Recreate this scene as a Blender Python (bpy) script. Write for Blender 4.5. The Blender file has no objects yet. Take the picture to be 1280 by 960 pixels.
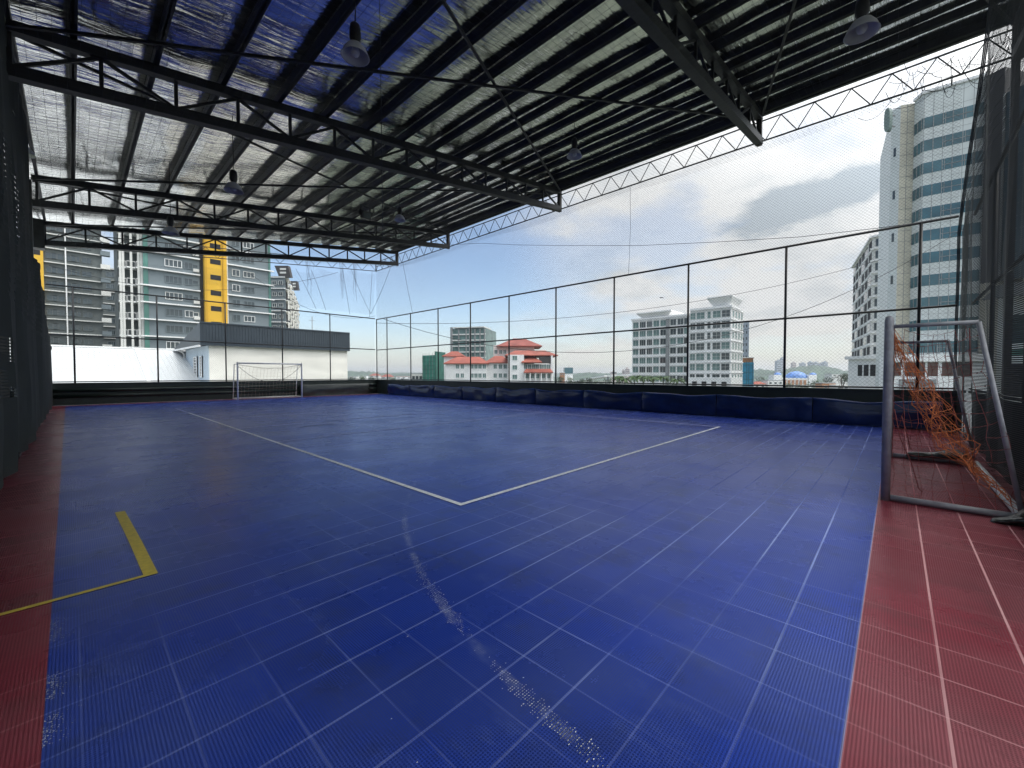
import bpy, math, random
from mathutils import Vector, Matrix, noise
random.seed(7)
R = math.radians
sc = bpy.context.scene
COL = sc.collection
V = Vector

# ------------------------------------------------------------------ camera numbers (used to lay the place out in metres)
CX, CY, F, H = 640.0, 480.0, 513.6, 1.42
th = math.atan2(480.0, F); pit = -math.atan2(13.0, F)
FH = V((math.cos(th), math.sin(th), 0)); RT = V((FH.y, -FH.x, 0))
FW = FH * math.cos(pit) + V((0, 0, math.sin(pit))); UP = RT.cross(FW)
def at(px, d, z=0.0):                     # place seen in direction px at distance d ahead
    p = FH * d + RT * ((px - CX) / F * d); return V((p.x, p.y, z))
def zat(py, d): return H + (467.0 - py) / F * d

# ------------------------------------------------------------------ materials
def mat(name, col, rough=0.6, metal=0.0, var=0.15, scale=3.0, bump=0.0, bscale=40.0, spec=0.5, stretch=None):
    m = bpy.data.materials.new(name); m.use_nodes = True
    nt = m.node_tree; b = nt.nodes['Principled BSDF']
    b.inputs['Roughness'].default_value = rough; b.inputs['Metallic'].default_value = metal
    b.inputs['Specular IOR Level'].default_value = spec
    tc = nt.nodes.new('ShaderNodeTexCoord'); src = tc.outputs['Object']
    if stretch:
        mp = nt.nodes.new('ShaderNodeMapping'); mp.inputs['Scale'].default_value = stretch
        nt.links.new(src, mp.inputs['Vector']); src = mp.outputs['Vector']
    n = nt.nodes.new('ShaderNodeTexNoise'); n.inputs['Scale'].default_value = scale; n.inputs['Detail'].default_value = 6
    nt.links.new(src, n.inputs['Vector'])
    r = nt.nodes.new('ShaderNodeValToRGB')
    r.color_ramp.elements[0].position = 0.3; r.color_ramp.elements[1].position = 0.7
    r.color_ramp.elements[0].color = (*[c * (1 - var) for c in col], 1)
    r.color_ramp.elements[1].color = (*[min(1, c * (1 + var)) for c in col], 1)
    nt.links.new(n.outputs['Fac'], r.inputs['Fac']); nt.links.new(r.outputs['Color'], b.inputs['Base Color'])
    if bump:
        n2 = nt.nodes.new('ShaderNodeTexNoise'); n2.inputs['Scale'].default_value = bscale; n2.inputs['Detail'].default_value = 4
        nt.links.new(src, n2.inputs['Vector'])
        bp = nt.nodes.new('ShaderNodeBump'); bp.inputs['Strength'].default_value = bump; bp.inputs['Distance'].default_value = 0.05
        nt.links.new(n2.outputs['Fac'], bp.inputs['Height']); nt.links.new(bp.outputs['Normal'], b.inputs['Normal'])
    return m

def court_mat(name, base, dust, seamc, lightc, tint, rough=0.35):
    m = bpy.data.materials.new(name); m.use_nodes = True
    nt = m.node_tree; N = nt.nodes; L = nt.links; b = N['Principled BSDF']
    tc = N.new('ShaderNodeTexCoord'); sp = N.new('ShaderNodeSeparateXYZ'); L.new(tc.outputs['Object'], sp.inputs[0])
    def math_(op, a, c=None, clamp=False):
        n = N.new('ShaderNodeMath'); n.operation = op; n.use_clamp = clamp
        for i, v in enumerate((a, c)):
            if v is None: continue
            if isinstance(v, (int, float)): n.inputs[i].default_value = v
            else: L.new(v, n.inputs[i])
        return n.outputs[0]
    def seam(o, off, w, period=0.305):
        f = math_('FRACT', math_('DIVIDE', math_('ADD', o, off), period))
        d = math_('ABSOLUTE', math_('SUBTRACT', f, 0.5))
        return math_('GREATER_THAN', d, 0.5 - w / period / 2)
    sx = seam(sp.outputs['Y'], 61.0 - .125, 0.011)     # seams running along X
    sy = seam(sp.outputs['X'], 61.0, 0.0085)
    def noise_(scale, detail=5, stretch=None, rough=0.55):
        n = N.new('ShaderNodeTexNoise'); n.inputs['Scale'].default_value = scale; n.inputs['Detail'].default_value = detail
        n.inputs['Roughness'].default_value = rough
        if stretch:
            mp = N.new('ShaderNodeMapping'); mp.inputs['Scale'].default_value = stretch
            L.new(tc.outputs['Object'], mp.inputs['Vector']); L.new(mp.outputs['Vector'], n.inputs['Vector'])
        else: L.new(tc.outputs['Object'], n.inputs['Vector'])
        return n.outputs['Fac']
    def ramp(fac, lo, hi):
        n = N.new('ShaderNodeMapRange'); n.inputs[1].default_value = lo; n.inputs[2].default_value = hi; L.new(fac, n.inputs[0]); return n.outputs[0]
    def mix(fac, a, c):
        n = N.new('ShaderNodeMix'); n.data_type = 'RGBA'
        if isinstance(fac, (int, float)): n.inputs[0].default_value = fac
        else: L.new(fac, n.inputs[0])
        for i, v in ((6, a), (7, c)):
            if isinstance(v, tuple): n.inputs[i].default_value = (*v, 1)
            else: L.new(v, n.inputs[i])
        return n.outputs[2]
    # open grid of small ribs
    k = math.pi / 0.0088
    gx = math_('SINE', math_('MULTIPLY', math_('ADD', sp.outputs['X'], sp.outputs['Y']), k * .7))
    gy = math_('SINE', math_('MULTIPLY', math_('SUBTRACT', sp.outputs['X'], sp.outputs['Y']), k * .7))
    hole = math_('GREATER_THAN', math_('MULTIPLY', gx, gy), 0.12)
    # tiles vary a little one from the next
    wn = N.new('ShaderNodeTexWhiteNoise'); wn.noise_dimensions = '2D'
    cb = N.new('ShaderNodeCombineXYZ')
    L.new(math_('FLOOR', math_('DIVIDE', math_('ADD', sp.outputs['X'], 61.0), .305)), cb.inputs[0])
    L.new(math_('FLOOR', math_('DIVIDE', math_('ADD', sp.outputs['Y'], 61.125), .305)), cb.inputs[1])
    L.new(cb.outputs[0], wn.inputs['Vector'])
    c = mix(ramp(wn.outputs['Value'], 0, 1), tuple(x * .90 for x in base), tuple(min(1, x * 1.10) for x in base))
    c = mix(math_('MULTIPLY', ramp(noise_(0.7, 7), 0.40, 0.70), 0.62), c, dust)
    c = mix(math_('MULTIPLY', ramp(noise_(6, 8, (1, .35, 1), .7), 0.55, 0.8), 0.30), c, lightc)
    c = mix(math_('MULTIPLY', ramp(noise_(1.7, 7, (1, 1, 1), .72), .52, .68), 0.6), c, tuple(x * .45 for x in dust))
    c = mix(math_('MULTIPLY', hole, 0.75), c, tuple(x * .25 for x in base))
    # pale joint colour grows stronger towards larger X
    joint_gain = math_('ADD', math_('MULTIPLY', ramp(math_('ADD', sp.outputs['X'], math_('MULTIPLY', noise_(.5, 3), 2.0)), .9, 3.8), .78), .24)
    sx = math_('MULTIPLY', sx, joint_gain); sy = math_('MULTIPLY', sy, joint_gain)
    c = mix(math_('MULTIPLY', math_('MULTIPLY', sy, 1.0), ramp(noise_(.6), .4, .65)), c, tuple((a + s) / 2 for a, s in zip(base, seamc)))
    c = mix(math_('MULTIPLY', sx, math_('ADD', math_('MULTIPLY', ramp(noise_(.35, 4), .42, .58), .66), .14)), c, seamc)
    # paint residue left along the old goal-area curve
    dx = math_('SUBTRACT', sp.outputs['X'], 7.35); dy = math_('SUBTRACT', sp.outputs['Y'], .26)
    rad = math_('SQRT', math_('ADD', math_('MULTIPLY', dx, dx), math_('MULTIPLY', dy, dy)))
    off = math_('ABSOLUTE', math_('SUBTRACT', rad, 6.08))
    band = math_('MULTIPLY', math_('SUBTRACT', 1.0, math_('DIVIDE', off, .036), True), math_('MULTIPLY', math_('LESS_THAN', sp.outputs['X'], 3.0), math_('LESS_THAN', sp.outputs['Y'], 4.6)))
    band = math_('MULTIPLY', math_('MULTIPLY', band, ramp(noise_(5, 7), .46, .70)), .34)
    c = mix(band, c, (.45, .50, .62))
    L.new(c, b.inputs['Base Color'])
    rr = math_('ADD', math_('MULTIPLY', noise_(1.1, 6), 0.20), rough - .18)
    rr = math_('ADD', math_('ADD', rr, math_('MULTIPLY', hole, .12)), math_('MULTIPLY', sx, .3)); b.inputs['Specular IOR Level'].default_value = .42; b.inputs['Metallic'].default_value = .30; b.inputs['Specular Tint'].default_value = (*tint, 1)
    L.new(rr, b.inputs['Roughness'])
    hgt = math_('ADD', math_('MULTIPLY', noise_(1.6, 3), 0.5), math_('MULTIPLY', hole, -0.02))
    bp = N.new('ShaderNodeBump'); bp.inputs['Strength'].default_value = 0.2; bp.inputs['Distance'].default_value = 0.010
    L.new(hgt, bp.inputs['Height']); L.new(bp.outputs['Normal'], b.inputs['Normal'])
    return m

def foil_mat():
    m = bpy.data.materials.new('silver_foil'); m.use_nodes = True
    nt = m.node_tree; N = nt.nodes; L = nt.links; b = N['Principled BSDF']
    b.inputs['Metallic'].default_value = 1.0; b.inputs['Roughness'].default_value = 0.13
    tc = N.new('ShaderNodeTexCoord')
    def nz(scale, st, det=4, rot=0.0, dist=0.0):
        mp = N.new('ShaderNodeMapping'); mp.inputs['Scale'].default_value = st; mp.inputs['Rotation'].default_value = (0, 0, rot)
        L.new(tc.outputs['Object'], mp.inputs['Vector'])
        n = N.new('ShaderNodeTexNoise'); n.inputs['Scale'].default_value = scale; n.inputs['Detail'].default_value = det
        n.inputs['Distortion'].default_value = dist
        L.new(mp.outputs['Vector'], n.inputs['Vector']); return n.outputs['Fac']
    def mth(op, a, c):
        n = N.new('ShaderNodeMath'); n.operation = op
        for i, v in enumerate((a, c)):
            if isinstance(v, (int, float)): n.inputs[i].default_value = v
            else: L.new(v, n.inputs[i])
        return n.outputs[0]
    a = nz(1.0, (.9, 11.0, 1.0), 5, 0.10, .5); c = nz(1.0, (.5, 3.2, 1.0), 3, -.2, .6); d = nz(1.0, (5, 34.0, 1.0), 3, .05)
    hgt = mth('ADD', mth('ADD', mth('MULTIPLY', a, 0.5), mth('MULTIPLY', c, 0.9)), mth('MULTIPLY', d, .10))
    bp = N.new('ShaderNodeBump'); bp.inputs['Strength'].default_value = 0.6; bp.inputs['Distance'].default_value = 0.042
    L.new(hgt, bp.inputs['Height']); L.new(bp.outputs['Normal'], b.inputs['Normal'])
    r = N.new('ShaderNodeValToRGB'); r.color_ramp.elements[0].color = (.78, .78, .78, 1); r.color_ramp.elements[1].color = (.95, .95, .92, 1)
    r.color_ramp.elements[0].position = .35; r.color_ramp.elements[1].position = .6
    L.new(c, r.inputs['Fac']); L.new(r.outputs['Color'], b.inputs['Base Color'])
    return m

M = dict(
    blue=court_mat('blue_court_tile', (0.015, 0.048, 0.36), (0.085, 0.12, 0.31), (0.36, 0.44, 0.76), (0.17, 0.24, 0.52), (.45, .55, 1.0)),
    red=court_mat('red_court_tile', (0.25, 0.028, 0.050), (0.27, 0.11, 0.125), (0.62, 0.36, 0.37), (0.38, 0.19, 0.20), (1.0, .62, .62)),
    whiteline=mat('white_paint_line', (.86, .89, .92), .6, var=.2, scale=30),
    fadeline=mat('faded_paint_line', (.40, .42, .70), .55, var=.35, scale=9),
    bordergrime=mat('border_grime', (.20, .20, .36), .7, var=.3, scale=5),
    yellowline=mat('yellow_tape', (.55, .43, .06), .55, var=.2, scale=25),
    blackline=mat('black_tape', (.01, .012, .02), .5),
    fleck=mat('worn_white_paint', (.60, .62, .62), .6, var=.4, scale=60),
    steel=mat('black_painted_steel', (.016, .017, .018), .55, var=.35, scale=5),
    purlin=mat('dark_purlin_steel', (.020, .022, .028), .5, var=.35, scale=4),
    rust=mat('dusty_steel', (.05, .042, .036), .7, var=.35, scale=6),
    foil=foil_mat(),
    roof=mat('roof_sheet', (.25, .27, .28), .5),
    green=mat('dark_green_paint', (.020, .032, .026), .45, var=.35, scale=2.5, bump=.1, bscale=12),
    fence=mat('black_fence_pipe', (.014, .015, .017), .5, var=.3, scale=6),
    wire=mat('fence_wire', (.10, .105, .11), .5, metal=.2),
    twine=mat('net_twine', (.05, .055, .06), .8),
    rope=mat('net_rope', (.035, .04, .05), .85),
    shade=mat('dark_shade_cloth', (.014, .020, .018), .9, var=.3, scale=2),
    vinyl=mat('navy_vinyl', (.006, .022, .095), .26, var=.3, scale=3, bump=.35, bscale=3.0),
    greyvinyl=mat('dark_grey_vinyl', (.028, .036, .034), .42, var=.3, scale=3, bump=.35, bscale=3.5),
    pipe=mat('dark_green_pipe', (.012, .024, .020), .35, var=.3, scale=4),
    goalpaint=mat('grey_goal_paint', (.28, .28, .30), .42, var=.2, scale=14, bump=.05, bscale=60),
    goalwhite=mat('worn_white_goal_paint', (.80, .80, .78), .45, var=.22, scale=16, bump=.05, bscale=60),
    orange=mat('orange_net_twine', (.62, .17, .05), .8, var=.3, scale=20),
    netred=mat('dark_red_net_twine', (.22, .05, .045), .8, var=.3, scale=20),
    netwhite=mat('pale_net_twine', (.42, .36, .30), .8),
    bag=mat('black_plastic_bag', (.016, .020, .018), .28, var=.3, scale=10, bump=.5, bscale=9),
    lampgrey=mat('lamp_reflector', (.52, .52, .54), .4),
    lampblack=mat('lamp_ballast', (.018, .018, .020), .5),
    bulb=mat('lamp_glass', (.60, .60, .60), .15),
    concrete=mat('grey_concrete', (.26, .27, .27), .85, var=.2, scale=.6, bump=.1, bscale=3),
    deck=mat('roof_deck_concrete', (.18, .18, .18), .9, var=.2, scale=.5),
    city=mat('city_ground', (.10, .115, .085), .95, var=.5, scale=.02),
    white=mat('white_wall_paint', (.80, .80, .79), .7, var=.06, scale=.5),
    offwhite=mat('offwhite_wall_paint', (.66, .66, .63), .75, var=.1, scale=.4),
    whitesheet=mat('white_roof_sheet', (.58, .60, .60), .5, var=.05, scale=.3),
    cream=mat('stained_cream_wall', (.80, .78, .72), .85, var=.12, scale=.35, stretch=(1, 1, 3)),
    creamshade=mat('shaded_cream_wall', (.50, .58, .64), .8, var=.08, scale=.5),  # bluish shade of the plant house side wall, put into its colour
    navyroof=mat('dark_blue_metal_roof', (.035, .05, .066), .42, var=.12, scale=1.0),
    apt=mat('blue_grey_apartment_wall', (.155, .188, .205), .8, var=.1, scale=.15),
    aptdark=mat('dark_grey_apartment_wall', (.095, .11, .108), .8, var=.12, scale=.15),
    yellow=mat('yellow_apartment_wall', (.70, .42, .035), .75, var=.1, scale=.2),
    yellowdeep=mat('deep_yellow_wall', (.55, .31, .02), .75, var=.1, scale=.2),
    glass=mat('dark_window_glass', (.035, .05, .055), .12, var=.5, scale=.35, spec=.7),
    teal=mat('teal_window_glass', (.042, .125, .15), .10, var=.35, scale=.25, spec=.8),
    tealdark=mat('dark_teal_curtain_glass', (.015, .05, .06), .12, var=.25, scale=.2, spec=.8),
    greenglass=mat('green_balcony_glass', (.06, .17, .14), .15, var=.3, scale=.3),
    greenish=mat('green_tinted_glass', (.12, .20, .19), .15, var=.4, scale=.3),
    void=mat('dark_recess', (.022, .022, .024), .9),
    tile=mat('beige_facade_tile', (.50, .47, .38), .55, var=.14, scale=.35),
    spandrel=mat('pale_spandrel_tile', (.62, .65, .63), .5, var=.06, scale=.5),
    brownpier=mat('dark_brown_pier', (.05, .045, .045), .5, var=.2, scale=.4),
    brownglass=mat('dark_red_brown_glass', (.09, .045, .035), .2, var=.4, scale=.4),
    redroof=mat('terracotta_roof', (.30, .085, .058), .8, var=.25, scale=.35),
    redroofdark=mat('dark_terracotta_roof', (.26, .075, .058), .8, var=.25, scale=.35),
    scaffold=mat('green_scaffold_net', (.035, .24, .17), .85, var=.35, scale=.25),
    scaffdark=mat('dark_green_scaffold_net', (.03, .13, .10), .85, var=.35, scale=.25),
    bluenet=mat('blue_scaffold_net', (.03, .22, .36), .85, var=.35, scale=.3),
    bluedome=mat('blue_dome_tile', (.10, .23, .55), .35, var=.3, scale=.3),
    hill=mat('far_wooded_hill', (.055, .09, .06), .95, var=.5, scale=.03),
    leaf=mat('tree_leaf', (.055, .10, .03), .8, var=.45, scale=.6),
    leafdark=mat('dark_tree_leaf', (.035, .06, .022), .8, var=.45, scale=.6),
    trunk=mat('tree_bark', (.12, .09, .065), .9),
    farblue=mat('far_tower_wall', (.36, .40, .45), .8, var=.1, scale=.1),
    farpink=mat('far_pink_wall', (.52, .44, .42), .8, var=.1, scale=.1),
    brick=mat('orange_brown_wall', (.36, .17, .08), .85, var=.15, scale=.5),
    cable=mat('black_cable', (.02, .02, .02), .7),
    sign=mat('grey_green_sign', (.16, .22, .20), .4),
)

# ------------------------------------------------------------------ mesh builder
class MB:
    def __init__(s): s.v = []; s.f = []; s.m = []; s.sm = []
    def add(s, vs, fs, mi=0, smooth=False):
        o = len(s.v); s.v += [tuple(p) for p in vs]
        for f in fs: s.f.append([i + o for i in f]); s.m.append(mi); s.sm.append(smooth)
        return s
    def box(s, c, size, rot=None, mi=0):
        c = V(c); hx, hy, hz = [k / 2 for k in size]
        pts = [V((x, y, z)) for x in (-hx, hx) for y in (-hy, hy) for z in (-hz, hz)]
        if rot is not None: pts = [rot @ p for p in pts]
        return s.add([c + p for p in pts], [(0, 1, 3, 2), (4, 6, 7, 5), (0, 4, 5, 1), (2, 3, 7, 6), (0, 2, 6, 4), (1, 5, 7, 3)], mi)
    def beam(s, a, b, w, h, mi=0, up=V((0, 0, 1))):
        a, b = V(a), V(b); d = (b - a).normalized()
        if abs(d.dot(up)) > .99: up = V((0, 1, 0))
        sd = d.cross(up).normalized() * (w / 2); u = sd.cross(d).normalized() * (h / 2)
        pts = [a - sd - u, a + sd - u, a + sd + u, a - sd + u, b - sd - u, b + sd - u, b + sd + u, b - sd + u]
        return s.add(pts, [(0, 1, 2, 3), (4, 7, 6, 5), (0, 4, 5, 1), (1, 5, 6, 2), (2, 6, 7, 3), (3, 7, 4, 0)], mi)
    def tube(s, pts, r, n=8, mi=0, caps=True):
        pts = [V(p) for p in pts]; vs = []; fs = []
        prev = None
        for i, p in enumerate(pts):
            d = (pts[min(i + 1, len(pts) - 1)] - pts[max(i - 1, 0)]).normalized()
            if prev is None:
                up = V((0, 0, 1)) if abs(d.z) < .9 else V((1, 0, 0)); prev = d.cross(up).normalized()
            a = (prev - d * prev.dot(d)).normalized(); prev = a; b = d.cross(a)
            rr = r[i] if isinstance(r, (list, tuple)) else r
            for k in range(n):
                t = 2 * math.pi * k / n; vs.append(p + a * math.cos(t) * rr + b * math.sin(t) * rr)
        for i in range(len(pts) - 1):
            for k in range(n):
                k2 = (k + 1) % n; fs.append((i * n + k, i * n + k2, (i + 1) * n + k2, (i + 1) * n + k))
        if caps:
            fs.append(tuple(range(n - 1, -1, -1))); fs.append(tuple(range((len(pts) - 1) * n, len(pts) * n)))
        return s.add(vs, fs, mi, n > 4)
    def prism(s, poly, z0, z1, mi=0):
        n = len(poly); vs = [V((p[0], p[1], z0)) for p in poly] + [V((p[0], p[1], z1)) for p in poly]
        fs = [tuple(range(n - 1, -1, -1)), tuple(range(n, 2 * n))] + [(i, (i + 1) % n, n + (i + 1) % n, n + i) for i in range(n)]
        return s.add(vs, fs, mi)
    def extrude(s, prof, vec, mi=0):            # closed 3-D profile pushed along vec
        n = len(prof); vec = V(vec); vs = [V(p) for p in prof] + [V(p) + vec for p in prof]
        fs = [tuple(range(n - 1, -1, -1)), tuple(range(n, 2 * n))] + [(i, (i + 1) % n, n + (i + 1) % n, n + i) for i in range(n)]
        return s.add(vs, fs, mi)
    def lathe(s, c, prof, n=20, mi=0):
        c = V(c); vs = []; fs = []
        for r, z in prof:
            for k in range(n):
                t = 2 * math.pi * k / n; vs.append(c + V((r * math.cos(t), r * math.sin(t), z)))
        for i in range(len(prof) - 1):
            for k in range(n):
                k2 = (k + 1) % n; fs.append((i * n + k, i * n + k2, (i + 1) * n + k2, (i + 1) * n + k))
        return s.add(vs, fs, mi, True)
    def quad(s, a, b, c, d, mi=0): return s.add([V(a), V(b), V(c), V(d)], [(0, 1, 2, 3)], mi)

ORG = {}
def mesh(name, mb, mats, org=V((0, 0, 0))):
    me = bpy.data.meshes.new(name)
    me.from_pydata([(p[0] - org.x, p[1] - org.y, p[2] - org.z) for p in mb.v], [], mb.f)
    for m in (mats if isinstance(mats, (list, tuple)) else [mats]): me.materials.append(m)
    me.polygons.foreach_set('material_index', mb.m); me.polygons.foreach_set('use_smooth', mb.sm); me.update()
    return me
def obj(name, mb, mats, parent=None, label=None):
    org = ORG.get(parent.name, V((0, 0, 0))) if parent else V((0, 0, 0))
    o = bpy.data.objects.new(name, mesh(name, mb, mats, org)); COL.objects.link(o)
    if parent: o.parent = parent; ORG[o.name] = org
    if label: o['label'] = label
    return o
def tag(o, label, cat, group=None, kind=None):
    o['label'] = label; o['category'] = cat
    if group: o['group'] = group
    if kind: o['kind'] = kind
    return o
def thing(name, label, cat, loc=(0, 0, 0), group=None):
    o = bpy.data.objects.new(name, None); COL.objects.link(o); o.location = loc; o.empty_display_size = .2
    ORG[o.name] = V(loc); return tag(o, label, cat, group)
def solo(name, mb, mats, label, cat, group=None, origin=None):       # a thing that is one mesh
    if origin is None:
        k = V(mb.v[0]); origin = V((k.x, k.y, min(p[2] for p in mb.v)))
    o = bpy.data.objects.new(name, mesh(name, mb, mats, V(origin))); COL.objects.link(o); o.location = origin
    return tag(o, label, cat, group)
def struct(name, mb, m, label=None):
    o = obj(name, mb, m); o['kind'] = 'structure'
    if label: o['label'] = label
    return o
def dup(root, loc, label=None):
    r = root.copy(); COL.objects.link(r); r.location = loc
    if label: r['label'] = label
    for ch in list(root.children):
        c = ch.copy(); COL.objects.link(c); c.parent = r
        for g in ch.children:
            d = g.copy(); COL.objects.link(d); d.parent = c
    return r

# ------------------------------------------------------------------ nets
def wires(mb, P0, U, W, w, h, pitch, r, diamond=True, disp=None, seg=.6, keep=None):
    P0, U, W = V(P0), V(U).normalized(), V(W).normalized(); Nn = U.cross(W)
    lines = []
    if diamond:
        k = -h
        while k < w:
            a, b = max(0, -k), min(h, w - k)
            if b - a > .01: lines.append(((k + a, a), (k + b, b)))
            a, b = max(0, -k), min(h, w - k)
            if b - a > .01: lines.append(((w - k - a, a), (w - k - b, b)))
            k += pitch
    else:
        for i in range(int(w / pitch) + 1): lines.append(((i * pitch, 0), (i * pitch, h)))
        for i in range(int(h / pitch) + 1): lines.append(((0, i * pitch), (w, i * pitch)))
    for (a, b) in lines:
        L = math.hypot(b[0] - a[0], b[1] - a[1]); n = max(1, int(round(L / seg)))
        d2 = U * (b[0] - a[0]) + W * (b[1] - a[1]); d2.normalize(); sd = d2.cross(Nn)
        offs = [Nn * r, sd * (r * .87) - Nn * (r * .5), -sd * (r * .87) - Nn * (r * .5)]
        run = []
        def flush(run):
            if len(run) < 2: return
            vs = []; fs = []
            for p in run: vs += [p + o for o in offs]
            for i in range(len(run) - 1):
                for k in range(3):
                    k2 = (k + 1) % 3; fs.append((i * 3 + k, i * 3 + k2, i * 3 + 3 + k2, i * 3 + 3 + k))
            mb.add(vs, fs)
        for i in range(n + 1):
            t = i / n; u = a[0] + (b[0] - a[0]) * t; v = a[1] + (b[1] - a[1]) * t
            if keep and not keep(u, v): flush(run); run = []; continue
            p = P0 + U * u + W * v
            if disp: p = p + disp(u, v)
            run.append(p)
        flush(run)
    return mb
def slats(mb, P0, U, w, h, pitch, cover, disp, umin=None, umax=None, seg=.5):   # woven shade cloth: level tapes with gaps
    P0, U = V(P0), V(U)
    for i in range(int(h / pitch)):
        v = (i + .5) * pitch
        a = umin(v) if umin else 0; b = umax(v) if umax else w
        if b - a < .05: continue
        n = max(2, int((b - a) / seg)); vs = []; fs = []
        for k in range(n + 1):
            u = a + (b - a) * k / n; hh = pitch * cover(u, v) / 2; p = P0 + U * u + V((0, 0, v)) + disp(u, v)
            vs += [p - V((0, 0, hh)), p + V((0, 0, hh))]
            if k: fs.append((2 * k - 2, 2 * k, 2 * k + 1, 2 * k - 1))
        mb.add(vs, fs)
    return mb

# ================================================================== COURT
XW, YW = 14.80, 27.0            # fence planes
XL, YN = -0.72, -1.05
XB, YB, YF = -0.17, 0.125, 26.1   # where the blue tiles end
def sheet(x0, y0, x1, y1, z): return MB().quad((x0, y0, z), (x1, y0, z), (x1, y1, z), (x0, y1, z))
struct('roof_deck', MB().box((7, 13, -.27), (18, 32, .5)), M['deck'])
def xb(y): return -.088 - .0051 * (y + 1)
struct('blue_court_floor', MB().quad((xb(YB), YB, 0), (14.65, YB, 0), (14.65, YF, 0), (xb(YF), YF, 0)), M['blue'])
rb = MB(); ya, yc = YN - .5, YW - .1
rb.add([(XL - .6, ya, 0), (xb(ya), ya, 0), (xb(YB), YB, 0), (xb(YF), YF, 0), (xb(yc), yc, 0), (XL - .6, yc, 0)], [(0, 1, 2, 3, 4, 5)])
rb.quad((xb(ya), ya, 0), (14.65, ya, 0), (14.65, YB, 0), (xb(YB), YB, 0))
rb.quad((xb(YF), YF, 0), (14.65, YF, 0), (14.65, yc, 0), (xb(yc), yc, 0))
struct('red_court_border', rb, M['red'])
struct('border_seam', MB().box((7.2, YB,   .0015), (14.7, .004, .003)), M['bordergrime'])
z = .004
wl = MB(); w = .062
wl.quad((2.85 - w / 2, 3.42 - w / 2, z), (2.85 + w / 2, 3.42 - w / 2, z), (2.85 + w / 2, 18.7, z), (2.85 - w / 2, 18.7, z))
wl.quad((2.85 + w / 2, 3.42 - w / 2, z), (11.75 + w / 2, 3.42 - w / 2, z), (11.75 + w / 2, 3.42 + w / 2, z), (2.85 + w / 2, 3.42 + w / 2, z))
struct('white_court_line', wl, M['whiteline'])
fl = MB()
fl.quad((2.85 - w / 2, 18.7, z), (2.85 + w / 2, 18.7, z), (2.85 + w / 2, 21.4, z), (2.85 - w / 2, 21.4, z))
fl.quad((11.75 - w / 2, 3.46, z), (11.75 + w / 2, 3.46, z), (11.75 + w / 2, 21.4, z), (11.75 - w / 2, 21.4, z))
for yy in (9.4, 12.4, 15.4, 21.4): fl.quad((2.89, yy - w / 2, z), (11.71, yy - w / 2, z), (11.71, yy + w / 2, z), (2.89, yy + w / 2, z))
struct('faded_court_line', fl, M['fadeline'])
struct('black_court_line', MB().quad((4.1, 11.5, z), (5.0, 11.5, z), (5.0, 11.56, z), (4.1, 11.56, z)), M['blackline'])
yl = MB()
yl.quad((-.66, 3.805, z), (.39, 3.805, z), (.39, 3.845, z), (-.66, 3.845, z))
yl.quad((.315, 3.845, z), (.39, 3.845, z), (.375, 4.7, z), (.30, 4.7, z)); yl.quad((.30, 4.7, z), (.375, 4.7, z), (.345, 5.80, z), (.27, 5.80, z))
struct('yellow_court_line', yl, M['yellowline'])
fk = MB()
def fleck(x, y, s):
    a = random.uniform(-.3, .3); ca, sa = math.cos(a) * s, math.sin(a) * s
    fk.quad((x - ca, y - sa, z), (x + sa * .5, y - ca * .5, z), (x + ca, y + sa, z), (x - sa * .5, y + ca * .5, z))
cxa, cya, ra = 7.35, .26, 6.08
for i in range(10500):
    t = random.uniform(R(144), R(177))
    d = math.degrees(t)
    # dense where the tape tore off last
    dens = .9 * max(0, 1 - abs(d - 173.0) / 3.2) + .22 * max(0, 1 - abs(d - 170.5) / 2.0) + .85 * max(0, 1 - abs(d - 163.2) / 3.4) + .4 * max(0, 1 - abs(d - 158.8) / 3.5) + .12 * max(0, 1 - abs(d - 150) / 5)
    cl = noise.noise(V((d * 1.9, 3.1, 0))) * .5 + .62
    if random.random() > dens * cl * .8: continue
    rr = ra + random.gauss(0, .018)
    x = cxa + math.cos(t) * rr; y = cya + math.sin(t) * rr
    x = round(x / .0127) * .0127; y = round(y / .0127) * .0127
    fleck(x, y, random.choice((.0018, .0024, .003, .0036, .0048)))
for i in range(900):
    y = random.uniform(1.9, 3.7); cl = noise.noise(V((y * 3.1, 9.0, 0)))
    if cl < .05: continue
    x = xb(y) + abs(random.gauss(0, .035)); fleck(x, y, random.uniform(.0015, .0038))
for i in range(60): fleck(random.uniform(.3, 5), random.uniform(.6, 9), random.uniform(.002, .005))
struct('worn_court_line', fk, M['fleck'])

# ------------------------------------------------------------------ parapets
solo('parapet_wall', MB().box((15.0, 13, .475), (.22, 28.4, .95)).box((14.98, 13, .975), (.34, 28.5, .05)), M['green'], 'low dark green wall with flat coping behind the blue pads', 'wall')
solo('parapet_wall', MB().box((7.0, YW + .2, .475), (15.76, .22, .95)).box((6.96, YW + .18, .975), (15.70, .34, .05)), M['green'], 'low dark green wall behind the small far goal', 'wall')
solo('parapet_wall', MB().box((7.0, YN - .42, .475), (15.76, .22, .95)).box((6.95, YN - .40, .975), (15.68, .34, .05)), M['green'], 'low dark green wall behind the near orange-netted goal', 'wall')
solo('parapet_wall', MB().box((XL - .45, 13, .475), (.22, 28.1, .95)).box((XL - .43, 13, .975), (.34, 28.0, .05)), M['green'], 'low dark green wall under the dark curtain along the red strip', 'wall')

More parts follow.
